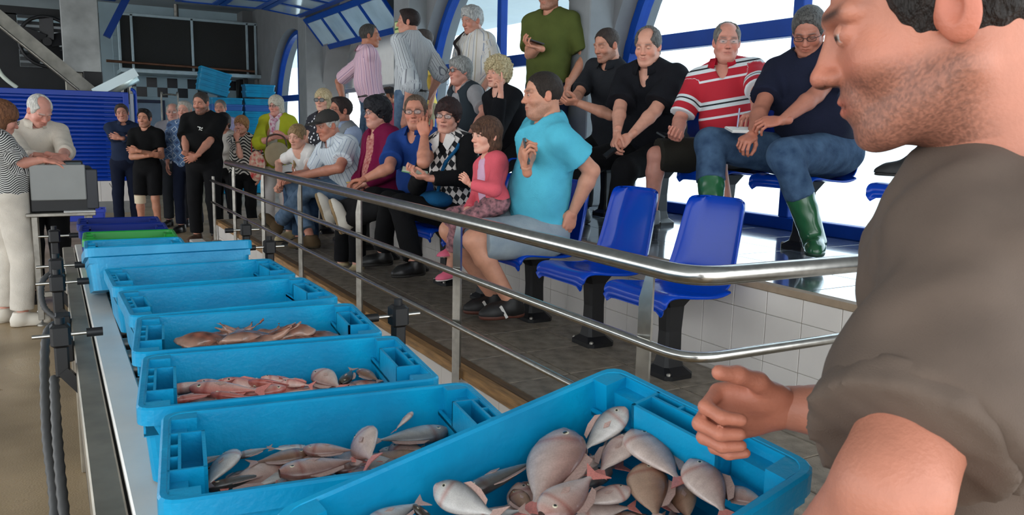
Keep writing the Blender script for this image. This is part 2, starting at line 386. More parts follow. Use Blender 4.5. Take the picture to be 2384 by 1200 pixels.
# ================================================================== blue shell seats
M_SEAT = mat('glossy_blue_plastic', (0,60,172), .22, var=.05, scale=3, coat=.12, spec=.25)
def seat_meshes():
    prof = [(.225,-.055),(.235,-.02),(.215,.008),(.16,.012),(.05,-.004),(-.07,-.012),(-.15,.006),(-.198,.05),(-.222,.12),(-.245,.22),(-.268,.33),(-.285,.405),(-.298,.425)]
    prof = [p[:2] for p in smooth_path([(a,b,0) for a,b in prof], 3)]
    n = len(prof); W_ = 13; vs = []; 
    for i, (y, z) in enumerate(prof):
        t = i/(n-1)
        hw = .225-.03*max(0,(.12-t)/.12)**2 if t < .5 else .225-.055*((t-.5)/.5)**1.3
        if t > .88: hw *= math.sqrt(max(0.12, 1-((t-.88)/.125)**2*.55))
        for k in range(W_):
            s = -1+2*k/(W_-1); e = abs(s)**4
            # sides curl: pan edges turn down, back edges wrap forward
            dz = -.022*max(0,(abs(s)-.75)/.25)**2*(1-min(1,t/.5)) + .012*(s*s)*math.sin(math.pi*min(1,t/.6))
            dy = .05*max(0,(abs(s)-.72)/.28)**2*(1 if t > .5 else 0)
            vs.append((s*hw, y+dy, z+dz))
    th = .010; m = MB(); fs = []
    off = len(vs); low = []
    for i in range(n):
        a = np.array(prof[max(i-1,0)]); b = np.array(prof[min(i+1,n-1)]); d = nrm(b-a); nn = V(-d[1], d[0])   # normal in yz
        if nn[1] > 0 and i < n*0.5 or (i >= n*.5 and nn[0] > 0): nn = -nn
        for k in range(W_): p = vs[i*W_+k]; low.append((p[0], p[1]+nn[0]*th, p[2]+nn[1]*th))
    allv = vs+low
    for i in range(n-1):
        for k in range(W_-1):
            q = (i*W_+k, i*W_+k+1, (i+1)*W_+k+1, (i+1)*W_+k); fs.append(q); fs.append(tuple(off+x for x in q[::-1]))
        for k in (0, W_-1): q = (i*W_+k, (i+1)*W_+k, off+(i+1)*W_+k, off+i*W_+k); fs.append(q)
    for i in (0, n-1):
        for k in range(W_-1): fs.append((i*W_+k, i*W_+k+1, off+i*W_+k+1, off+i*W_+k))
    m.add(allv, fs, 0, True); shell = m.mesh('seat_shell'); shell.materials.append(M_SEAT)
    p = MB(); sec = [(.10,.085,0),(.10,.085,.022),(.055,.06,.05),(.042,.05,.10),(.038,.048,.22),(.042,.055,.34),(.07,.10,.40),(.075,.12,.405)]
    vs = []; fs = []
    for (a, b, z) in sec:
        c = .3*min(a, b); 
        vs += [(-a+c,-b,z),(a-c,-b,z),(a,-b+c,z),(a,b-c,z),(a-c,b,z),(-a+c,b,z),(-a,b-c,z),(-a,-b+c,z)]
    for i in range(len(sec)-1):
        for k in range(8): fs.append((i*8+k, i*8+(k+1)%8, i*8+8+(k+1)%8, i*8+8+k))
    p.add(vs, fs+[tuple(range(7,-1,-1)), tuple(range((len(sec)-1)*8, len(sec)*8))]); ped = p.mesh('pedestal'); ped.materials.append(M_BLACK)
    bolt = MB().lathe([(.012,0),(.012,.008),(.006,.014)], 8).mesh('bolt'); bolt.materials.append(M_STEELD)
    return shell, ped, bolt
SEATM = seat_meshes()
def seat(x, y, z, rz, label, group=None, cat='seat'):
    t = empty('stadium_seat', (x, y, z), rz, label, cat, group)
    link('shell', SEATM[0], None, t, (0, 0, .425)); p = link('pedestal', SEATM[1], None, t)
    for sx in (-1, 1): link('bolt', SEATM[2], None, p, (sx*.08, .065, .022))
    return t
# lower row faces the belt (-X): local +Y -> -X is a +90 degree turn
low_y = [2.82, 3.44, 4.06, 4.68, 5.29, 5.90, 6.52, 7.13, 7.75, 8.37]
lab = {0: 'empty glossy blue shell seat at the rail corner end of the lower row', 1: 'empty glossy blue shell seat beside the man in the turquoise shirt',
       2: 'blue shell seat under the man in the turquoise shirt', 3: 'blue shell seat between the little girl and the woman in the argyle vest'}
for i, y in enumerate(low_y):
    seat(2.515, y, ZT, math.pi/2, lab.get(i, 'blue shell seat on the lower terrace, hidden under a seated spectator'), None if i in lab else 'occupied lower row seats')
upl = {0: 'blue shell seat holding a black walking shoe on the upper tier', 1: 'blue shell seat under the man in navy with green boots',
       2: 'blue shell seat under the man in the red striped polo', 3: 'blue shell seat under the balding smiling man', 4: 'blue shell seat under the man in the grey black polo',
       5: 'blue shell seat under the curly blonde woman', 6: 'blue shell seat under the grey haired woman in a vest'}
up_y = [2.42, 3.22, 3.86, 4.52, 5.16, 5.82, 6.52]
seat(3.86, 1.62, Z2, math.pi/2, 'blue shell seat under the person in dark clothes on the upper tier')
for i, y in enumerate(up_y):
    seat(3.86 if i < 5 else 3.42, y, Z2, math.pi/2, upl[i])
# ================================================================== conveyor
cv = empty('conveyor', (.45, 3.2, 0), 0, 'long roller conveyor with white slide strip carrying the fish crates', 'conveyor')
def cp(x, y, z): return (x-.45, y-3.2, z)
def cbx(name, lo, hi, m, parent=None, c=.004): return MB().cbox(cp(*lo), cp(*hi), c).build(name, m, parent or cv)
M_SLIDE = mat('white_slide_strip', (214,210,202), .3, var=.06, scale=7)
M_RAILM = mat('galvanised_channel', (150,142,128), .4, .7, var=.2, scale=9)
Y0, Y1 = .4, 5.25
cbx('side_rail', (.030,Y0,.60), (.088,Y1,.715), M_RAILM); cbx('side_rail', (.855,Y0,.60), (.91,Y1,.715), M_RAILM)
cbx('slide_strip', (.094,Y0,.70), (.175,Y1,.728), M_SLIDE); cbx('slide_strip', (.72,Y0,.70), (.80,Y1,.728), M_SLIDE)
cbx('bed', (.088,Y0,.62), (.855,Y1,.68), mat('conveyor_bed',(92,92,92),.5,.4))
nr = int((Y1-Y0)/.16)
rl = MB().tube([(-.29,0,0),(.29,0,0)], .022, 10).mesh('roller'); rl.materials.append(M_STEELD)
for i in range(nr): link('roller', rl, None, cv, cp(.45, Y0+.1+i*.16, .703))
for y in (.9, 2.2, 3.6, 4.9):
    for x in (.06, .88): cbx('leg', (x-.025,y-.025,0), (x+.025,y+.025,.60), M_RAILM)
    cbx('cross_brace', (.085,y-.02,.25), (.855,y+.02,.29), M_RAILM)
cbx('valance', (.036,Y0,.40), (.05,2.9,.60), mat('dark_skirt',(40,38,38),.6))
def bracket(y, x=-.01, z=.80, side=-1, n=0):
    b = MB(); b.cbox(cp(x-.028,y-.03,z-.035), cp(x+.028,y+.03,z+.035), .008); b.cbox(cp(x-.02,y-.02,z-.13), cp(x+.02,y+.02,z-.03), .006)
    b.obox(cp(x-side*.03,y-.005,z-.15), ((.6*-side,0,-.8),(0,1,0),(.8,0,.6*-side)), (.05,.018,.016))
    o = b.build('guide_bracket', M_BLACK, cv)
    MB().tube([cp(x+side*.075,y,z), cp(x-side*.10,y,z)], .0065, 8).build('rod', M_STEEL, o)
    MB().tube([cp(x-side*.07,y,z), cp(x-side*.115,y,z)], .014, 8).build('rod_tip', M_BLACK, o)
    MB().tube([cp(x,y,z+.03), cp(x,y,z+.055)], .014, 8).build('knob', M_BLACK, o)
for y, z in ((2.72,.80),(3.92,.82),(3.62,.80),(4.95,.82)): bracket(y, -.005, z)
for y in (2.95, 3.3, 4.3): cbx('clamp_block', (-.02,y-.04,.66), (.03,y+.04,.74), M_BLACK)
for y, z in ((2.38,.84),(4.15,.82),(4.72,.84)): bracket(y, .955, z, 1)
def corrugated(pts, r, name, parent, m):
    P = smooth_path(pts, 14); rr = [r*(1.0 if i % 2 else .82) for i in range(len(P))]
    return MB().tube(P, rr, 8, cap=True).build(name, m, parent)
M_HOSE = mat('grey_corrugated_hose', (66,66,66), .55)
corrugated([cp(-.01,3.25,.72), cp(-.05,3.1,.70), cp(-.06,2.75,.52), cp(-.05,2.55,.36), cp(-.05,2.35,.22), cp(-.04,2.2,.14), cp(-.02,2.2,.2), cp(.0,2.1,.24)], .016, 'hose', cv, M_HOSE)
corrugated([cp(-.03,2.75,.66), cp(-.03,2.5,.52), cp(-.02,2.25,.36), cp(.01,2.05,.22), cp(.02,1.9,.1)], .015, 'hose', cv, M_HOSE)
corrugated([cp(.0,3.95,.80), cp(-.06,3.9,.76), cp(-.06,3.85,.66), cp(.0,3.8,.60)], .013, 'hose', cv, M_HOSE)
cbx('motor_box', (-.035,1.72,.06), (.03,2.15,.33), mat('grey_motor_box',(128,126,122),.5,.3,var=.1), None, .01)
cbx('gear_box', (-.02,1.3,.05), (.03,1.66,.36), mat('grey_gear_box',(104,104,104),.5,.3,var=.1), None, .01)
fh = MB().tube([(p[0], p[1], p[2]) for p in smooth_path([(-.75,1.98,.03),(-.35,1.95,.03),(-.05,1.9,.03),(.1,1.95,.03)], 20)], [.026 if i % 2 else .021 for i in range(61)], 8)
tag(fh.build('floor_hose', M_HOSE), 'dark ribbed hose lying on the floor beside the conveyor', 'hose')
# ================================================================== crates
def crate_mesh(L_=.62, W_=.40, H_=.165, simple=False, small=False):
    """returns (shell, handle block) meshes; long side along x, origin at the base centre"""
    m = MB(); R_ = .028; ns = 5
    def rr(dx, z, rad):
        hx, hy = L_/2+dx, W_/2+dx; rad = max(rad, .004); out = []
        for (cx, cy, a0) in ((hx-rad,hy-rad,0),(-hx+rad,hy-rad,90),(-hx+rad,-hy+rad,180),(hx-rad,-hy+rad,270)):
            for k in range(ns): a = math.radians(a0+90*k/(ns-1)); out.append((cx+rad*math.cos(a), cy+rad*math.sin(a), z))
        return out
    rings = [rr(-.022,0,R_), rr(-.012,H_-.040,R_), rr(0.0,H_-.036,R_+.004), rr(0.0,H_-.004,R_+.004), rr(-.004,H_,R_), rr(-.0125,H_,R_), rr(-.0165,H_-.004,R_), rr(-.030,.008,R_-.004)]
    n = ns*4; vs = [p for r_ in rings for p in r_]; fs = []
    for i in range(len(rings)-1):
        for k in range(n): fs.append((i*n+k, i*n+(k+1)%n, (i+1)*n+(k+1)%n, (i+1)*n+k))
    m.add(vs, fs, 0, False); m.add(rings[0], [tuple(range(n-1,-1,-1))]); m.add(rings[-1], [tuple(range(n))])
    shell = m.mesh('crate_shell')
    h = MB(); x1 = L_/2-.012; z1 = H_-.001; x0 = x1-.062; 
    def b(xa, xb, ya, yb, za, zb): h.box((xa,ya,za),(xb,yb,zb))
    if small:
        b(x0+.02, x1, -W_/2+.012, W_/2-.012, H_-.05, H_-.042); x0 += .02
        for (ya, yb) in ((-W_/2+.012,-.045),(.045,W_/2-.012)): b(x1-.022, x1, ya, yb, H_-.05, z1-.012)
        for (ya, yb) in ((-.05,-.042),(.042,.05)): b(x0, x1, ya, yb, H_-.05, z1)
        b(x0, x0+.008, -.05, .05, H_-.06, z1)
    else:
        w = W_/2-.014
        b(x0, x1, -w, w, H_-.062, H_-.055)                     # ledge floor
        b(x0, x0+.006, -.085, .085, H_-.075, z1)               # inner skirt of the pocket block
        for y in (-.085, .0795, ): b(x0, x1, y, y+.0055, H_-.06, z1)
        b(x0+.040, x0+.045, -.08, .08, H_-.06, z1)             # divider, pocket | small cells
        b(x1-.005, x1, -w, w, H_-.06, z1)
        for y in (-.029, .025): b(x0+.045, x1-.004, y, y+.005, H_-.06, z1)
        for s in (-1, 1):                                       # sloped troughs on both sides
            ya, yb = (.086, w) if s > 0 else (-w, -.086)
            b(x0+.030, x1-.004, ya, yb, H_-.055, H_-.020)
            c0, c1 = (w-.032, w) if s > 0 else (-w, -w+.032)
            b(x0+.012, x1-.004, c0, c1, H_-.06, z1)
            b(x0, x0+.005, ya, yb, H_-.085, H_-.050)
    hb = h.mesh('handle_block')
    return shell, hb
M_CRATE = mat('light_blue_crate_plastic', (6,152,198), .34, rgb2=(4,128,174), scale=7, bump=.12, bscale=90, rvar=.08, detail=6, spec=.35)
M_NAVY = mat('navy_crate_plastic', (8,34,112), .4, var=.1, scale=6, spec=.15)
M_GREEN = mat('green_crate_plastic', (16,142,46), .35, var=.1, scale=6)
M_BLUE2 = mat('violet_blue_crate_plastic', (48,72,190), .4, var=.08, scale=6)
CR_BIG = crate_mesh(); CR_SMALL = crate_mesh(.41, .30, .17, small=True)
_cm = {}
def crate(base, ax_x, ax_y, label, material, ms=CR_BIG, group=None, handles=True):
    """base = centre of the underside, ax_x along the long side, ax_y across"""
    X_ = nrm(ax_x); Y_ = nrm(np.asarray(ax_y, float)-X_*np.dot(X_, ax_y)); Z_ = np.cross(X_, Y_)
    t = empty('fish_crate', base, 0, label, 'crate', group)
    t.rotation_euler = Matrix(((X_[0],Y_[0],Z_[0]),(X_[1],Y_[1],Z_[1]),(X_[2],Y_[2],Z_[2]))).to_euler()
    key = (ms[0].name, material.name)
    if key not in _cm:
        a, b = ms[0].copy(), ms[1].copy(); a.materials.clear(); b.materials.clear(); a.materials.append(material); b.materials.append(material); _cm[key] = (a, b)
    a, b = _cm[key]; link('shell', a, None, t)
    if handles:
        link('handle', b, None, t); o = link('handle', b, None, t); o.rotation_euler = (0, 0, math.pi)
    return t
ZB = .733
def rowcrate(xc, yc, yaw, label, material=M_CRATE, ms=CR_BIG, z=ZB):
    a = math.radians(yaw); return crate((xc, yc, z), (math.cos(a), math.sin(a), 0), (-math.sin(a), math.cos(a), 0), label, material, ms)
CRATES = {}
CRATES['bream'] = rowcrate(.437, 1.355, -7.5, 'light blue crate of silvery pink bream on the conveyor next to the held crate')
CRATES['mullet'] = rowcrate(.445, 1.79, -7, 'light blue crate of red mullet, second along the conveyor')
CRATES['squid'] = rowcrate(.47, 2.215, -6.5, 'light blue crate of brown squid and cuttlefish on the conveyor')
CRATES['few'] = rowcrate(.475, 2.66, 1, 'light blue crate nearly empty with a few red tails, behind the squid crate')
CRATES['two'] = rowcrate(.46, 3.12, 1, 'light blue crate with two pale fish, in front of the tipped up empty crate')
CRATES['empty'] = crate((.40, 3.535, .768), (1,.01,0), (0,.976,-.216), 'empty light blue crate tipped up on the crate before it', M_CRATE)
CRATES['small'] = rowcrate(.31, 3.93, -2, 'small light blue crate of pale pink fish beside the green crate', M_CRATE, CR_SMALL, .735)
CRATES['green'] = rowcrate(.315, 4.24, -3, 'bright green small crate on the far end of the conveyor', M_GREEN, CR_SMALL, .735)
CRATES['navy'] = rowcrate(.31, 4.555, -3, 'navy blue small crate behind the green crate', M_NAVY, CR_SMALL, .735)
CRATES['navy2'] = rowcrate(.31, 4.87, -3, 'navy blue small crate at the very end of the conveyor', M_NAVY, CR_SMALL, .735)
crate((.36, 13.1, .002), (1,-.05,0), (.05,1,0), 'violet blue crate standing on the floor before the shutters', M_BLUE2)
# the crate held by the man in front: rim corners worked out from its three visible edges
HA = V(.823,1.060,1.053); HB = V(.876,.666,1.012); HC = V(.226,.990,.955)
hx = nrm(HA-HC); hy = nrm((HA-HB)-hx*np.dot(HA-HB, hx)); hz = np.cross(hx, hy)
hcen = HA - hx*.31 - hy*.20; HELD0 = hcen - hz*.165
held = crate(HELD0, hx, hy, 'light blue crate of bream held in the hands of the man in brown', M_CRATE)
def hloc(x, y, z): return HELD0 + hx*x + hy*y + hz*z
# stacks of nested crates against the back
cs = crate_mesh(.62, .42, .128, simple=True)
def stackcol(x, y, n, name):
    for i in range(n): crate((x, y, i*.130), (1,0,0), (0,1,0), name, M_CRATE if i % 5 != 3 else mat('mid_blue_crate', (34,98,176), .4), cs, 'stacked crates ' + name.split('stack ')[-1], handles=(i == n-1))
stackcol(3.2, 17.4, 15, 'light blue crate of the tall stack nearer the chequered tiles')
stackcol(3.84, 17.4, 15, 'light blue crate in the tall stack beside the arched window')
for k in range(4):
    crate((2.93+.02*k, 17.42, 2.03+k*.11), (.96,-.02,-.26), (0,1,0), 'light blue crate lying tilted on top of the tall stack', M_CRATE, cs, 'tilted crates on the stack', handles=False)
for k in range(2): crate((3.86, 17.4, 1.98+k*.13), (1,0,0), (0,1,0), 'light blue crate on top of the stack beside the arched window', M_CRATE, cs, 'top crates by the window', handles=False)
# ================================================================== weighing and label machine on its stand
tb_ = empty('machine_stand', (.06, 6.62, 0), 0, 'stainless steel stand with levelling feet beside the conveyor', 'stand')
def sb(name, lo, hi, m, par, c=.004): return MB().cbox(lo, hi, c).build(name, m, par)
sb('top', (-.23,-.25,.775), (.20,.3,.80), M_STEELD, tb_)
for x in (-.18, .16):
    for y in (-.2, .25):
        l = sb('leg', (x-.02,y-.02,.04), (x+.02,y+.02,.775), M_STEELD, tb_); MB().lathe([(.035,0),(.035,.012),(.012,.02),(.012,.05)], 10, c=(x,y,0)).build('foot', M_STEELD, l)
sb('brace', (-.18,-.21,.2), (.16,-.19,.24), M_STEELD, tb_); sb('brace', (-.19,-.2,.3), (-.17,.25,.34), M_STEELD, tb_)
mc = empty('label_machine', (.06, 6.62, .80), 0, 'boxy black and grey terminal standing on the steel stand', 'machine')
sb('housing', (-.20,-.20,0), (.20,.16,.31), M_BLACK, mc, .01)
sb('front_panel', (-.19,-.215,.085), (.15,-.20,.335), mat('light_grey_panel',(136,138,136),.5,var=.04), mc, .006)
sb('side_wedge', (.15,-.212,.02), (.225,-.19,.30), mat('charcoal_panel',(40,42,48),.5), mc, .006)
sb('keyboard_tray', (.0,-.27,.0), (.2,-.20,.012), mat('pale_tray',(190,190,188),.4), mc)
dv = sb('printer', (.02,-.12,.3105), (.14,.0,.355), M_BLACK, mc, .008); sb('display', (.03,-.123,.32), (.13,-.119,.345), mat('dim_display',(70,84,88),.2), dv, .001)
# ================================================================== blue shutter enclosure and machinery behind it
sh = empty('shutter_enclosure', (-.6, 14, 0), 0, 'blue slatted shutter wall on a white tiled base', 'shutter')
def sp(x, y, z): return (x+.6, y-14, z)
M_SHUT = mat('blue_shutter', (2,54,156), .32, var=.06, scale=3, spec=.3)
MB().box(sp(-4,14.02,0), sp(1.10,14.4,.18)).build('plinth', mat('grey_plinth',(128,128,126),.7,var=.1), sh)
MB().box(sp(-4,14.03,.18), sp(1.10,14.4,.50)).build('base_wall', M_WTILE, sh)
bt_ = MB().cbox((.002,0,.002),(.218,.01,.318),.002).mesh('base_tile'); bt_.materials.append(M_WTILE)
for i in range(20): link('tile', bt_, None, sh, sp(1.10-.22*(i+1), 14.02, .18))
sl = MB().prism([(0,0),(.020,.014),(.020,.040),(0,.060)], 0, 2.5, axes=((0,-1,0),(0,0,1),(1,0,0))).mesh('shutter_slat'); sl.materials.append(M_SHUT)
for k in range(21):
    for x in (-4.0, -1.42): link('slat', sl, None, sh, sp(x+(0 if x < -2 else 0), 14.05, .50+k*.0625))
for x in (-1.5, 1.04): MB().cbox(sp(x,13.98,.50), sp(x+.08,14.1,1.87), .006).build('guide_post', M_SHUT, sh)
MB().cbox(sp(-4,13.99,1.80), sp(1.12,14.12,1.88), .006).build('head_rail', M_SHUT, sh)
MB().cbox(sp(1.14,14.05,.55), sp(1.19,14.09,1.86), .004).build('white_edge', mat('white_edge',(205,214,220),.4), sh)
MB().tube([sp(1.22,14.02,.3), sp(1.22,14.02,1.84)] + [sp(*p) for p in arc((1.22,14.02,1.84),(1.22,14.02,1.93),(1.16,14.02,1.93),6)], .025, 8).build('corner_post', M_SHUT, sh)
MB().tube([sp(.78,13.98,.47), sp(.83,13.97,.38), sp(.93,13.96,.26)], .008, 6).build('hanging_chain', M_STEELD, sh)
# steel duct, chute, fan, ice trough
dk = empty('steel_duct', (.55, 15.2, 2.2), 0, 'shiny square sheet steel duct rising above the blue shutters', 'duct')
MB().cbox((-.27,-.2,.0), (.27,.2,1.4), .01).build('casing', mat('sheet_steel',(120,122,120),.35,.6,var=.25,scale=3), dk)
MB().cbox((-.26,-.19,-.3), (.0,.15,.0), .01).build('lower_casing', mat('dirty_steel',(150,146,134),.45,.6,var=.3,scale=6), dk)
MB().cbox((.0,-.26,-.26), (.28,.1,.02), .01).build('motor_cover', M_BLACK, dk)
ch = empty('ice_chute', (-.1, 14.6, 2.4), 0, 'long grey steel chute sloping down behind the shutters', 'chute')
d_ = nrm(V(.95,0,-.86)); n_ = V(-d_[2],0,d_[0])
MB().obox((-.05,0,.05), (d_, (0,1,0), n_), (1.0,.2,.012)).build('chute_bed', mat('old_steel',(108,106,98),.5,.5,var=.25,scale=5), ch)
for y in (-.2,.2): MB().obox(V(-.05,y,.05)+n_*.09, (d_, (0,1,0), n_), (1.0,.008,.10)).build('chute_side', mat('old_steel2',(124,122,114),.5,.5,var=.25,scale=5), ch)
MB().tube([V(-.75,-.21,.68), V(.55,-.21,-.5)], .018, 8).build('edge_tube', M_STEELD, ch)
tr = empty('ice_trough', (.95, 14.5, 2.02), 0, 'bright half round metal trough tilted at the end of the chute', 'trough')
a_ = nrm(V(.86,0,.5)); pts = []; vs = []; fs = []
for i, s in enumerate((-.32, .36)):
    for k in range(9):
        an = math.pi*k/8; vs.append(a_*s + V(0,-.16*math.cos(an),0) + V(-a_[2],0,a_[0])*(-.15*math.sin(an)))
for k in range(8): fs.append((k,k+1,9+k+1,9+k))
tm = MB().add(vs, fs, 0, True); to = tm.build('gutter', mat('bright_zinc',(190,206,206),.28,.7,var=.15,scale=5), tr)
so = to.modifiers.new('thickness', 'SOLIDIFY'); so.thickness = .012
MB().obox(V(.02,-.17,.02), (a_, (0,1,0), V(-a_[2],0,a_[0])), (.36,.006,.07)).build('side_flap', mat('zinc_flap',(176,190,192),.35,.6), tr)
for x in (.1,.22): MB().cbox((x,.0,-.3),(x+.05,.05,-.02),.004).build('support', M_STEELD, tr)
fn = empty('ventilation_fan', (.08, 16.2, 2.75), 0, 'large dark fan with a white sheet for daylight behind its louvres', 'fan')
MB().tube([V(.42*math.cos(a),0,.42*math.sin(a)) for a in np.linspace(0,2*math.pi,24,endpoint=False)], .03, 8, closed=True).build('rim', M_BLACK, fn)
for k in range(5):
    a = k*2*math.pi/5+.3; u_ = V(math.cos(a),0,math.sin(a)); w_ = V(-math.sin(a),.35,math.cos(a))
    MB().obox(u_*.22, (u_, nrm(w_), np.cross(u_, nrm(w_))), (.18,.11,.006)).build('blade', M_BLACK, fn)
MB().lathe([(.07,-.05),(.07,.05)], 12).build('hub', M_BLACK, fn).rotation_euler = (math.pi/2,0,0)
for k in range(9): MB().obox((0,.06,-.4+k*.1), ((1,0,0),(0,.8,.6),(0,-.6,.8)), (.42,.05,.004)).build('louvre', mat('louvre_grey',(90,92,92),.6), fn)
# dark plant housing with the louvred opening behind the fan
ph = empty('plant_housing', (-1.4, 16.35, 1.6), 0, 'dark plant room housing with machinery above the shutters', 'housing')
M_DARK = mat('dark_housing', (24,25,26), .7, var=.3, scale=3)
for lo, hi in (((-2.5,.0,.0),(1.05,.06,1.6)), ((-2.5,.0,1.58),(2.3,.06,1.72)), ((1.92,0,.0),(2.3,.06,1.72)), ((1.05,0,0),(1.92,.06,.72))):
    MB().box(lo, hi).build('panel', M_DARK, ph)
MB().box((-2.5,0,-1.6),(2.3,.06,0)).build('lower_panel', M_DARK, ph)
MB().box((-2.5,0,1.72),(2.3,.06,2.3)).build('upper_panel', mat('grey_upper_panel',(118,128,130),.7,var=.1,scale=2), ph)
MB().box((-.45,1.2,.7),(2.0,1.22,1.6)).build('painted_daylight_sheet', mat('painted_daylight_white',(235,238,240),.6), ph)  # white sheet painted in place of daylight; the wall behind has no opening
hc = MB().tube(smooth_path([(-.62,14.3,2.9),(-.66,14.2,2.5),(-.56,14.1,2.1),(-.36,14.1,1.89)],8), .03, 8)
tag(hc.build('hanging_pipe', mat('pale_pipe',(196,204,190),.5)), 'pale curved pipe hanging down to the blue shutters', 'pipe')
# black screens in pale frames on the back wall
bs = empty('screen_rack', (2.9, 19.6, 2.5), 0, 'wide rack of black mesh screens in a pale metal frame above the chequered tiles', 'rack')
M_FRAME = mat('pale_metal_frame', (168,186,192), .4, .4, var=.08)
M_MESH = mat('black_mesh', (42,42,40), .8, var=.15, scale=40)
def fb(name, lo, hi, m): return MB().cbox(lo, hi, .004).build(name, m, bs)
for xa, xb in ((-1.42,-1.22),(-1.17,.0),(.06,1.2),(1.26,1.40)): fb('screen', (xa,.0,.08), (xb,.03,1.18), M_MESH if xb < 1.3 else M_BLACK)
for x in (-1.45,-1.2,.03,1.22,1.41): fb('upright', (x-.025,-.04,.02), (x+.025,.04,1.22), M_FRAME)
fb('top_bar', (-1.47,-.04,1.18), (1.45,.04,1.24), M_FRAME); fb('bottom_shelf', (-1.47,-.35,-.03), (1.45,.9,.05), M_FRAME)
MB().tube([(-1.75,-.38,.18),(1.3,-.38,.12)], .028, 8).build('copper_pipe', mat('copper_pipe',(120,84,66),.45,.6,var=.2,scale=8), bs)
for x in (-1.3, 1.15):
    MB().prism([(0,0),(.0,-.62),(.07,-.62),(.45,-.02),(.45,0)], -.03, .03, axes=((0,-1,0),(0,0,1),(1,0,0)), o=(x,.85,-.03)).build('wall_bracket', M_BLACK, bs)
    MB().cbox((x-.05,-.1,-.7),(x+.05,-.02,-.03),.01).build('hanger', M_BLACK, bs)
vp = MB().tube([V(2.66,19.9,3.0), V(2.66,19.9,4.05)], .05, 8); tag(vp.build('ceiling_pipe', M_STEELD), 'upright steel pipe between the screen rack and the ceiling', 'pipe')
gr_ = MB().tube(smooth_path([(2.12,18.6,.0),(2.12,18.6,1.9),(2.16,18.6,2.0),(2.4,18.6,2.0),(2.45,18.6,1.9),(2.45,18.6,.0)],6), .018, 8)
tag(gr_.build('trolley_handle', M_STEELD), 'bent steel trolley handle in front of the chequered tiles', 'trolley')
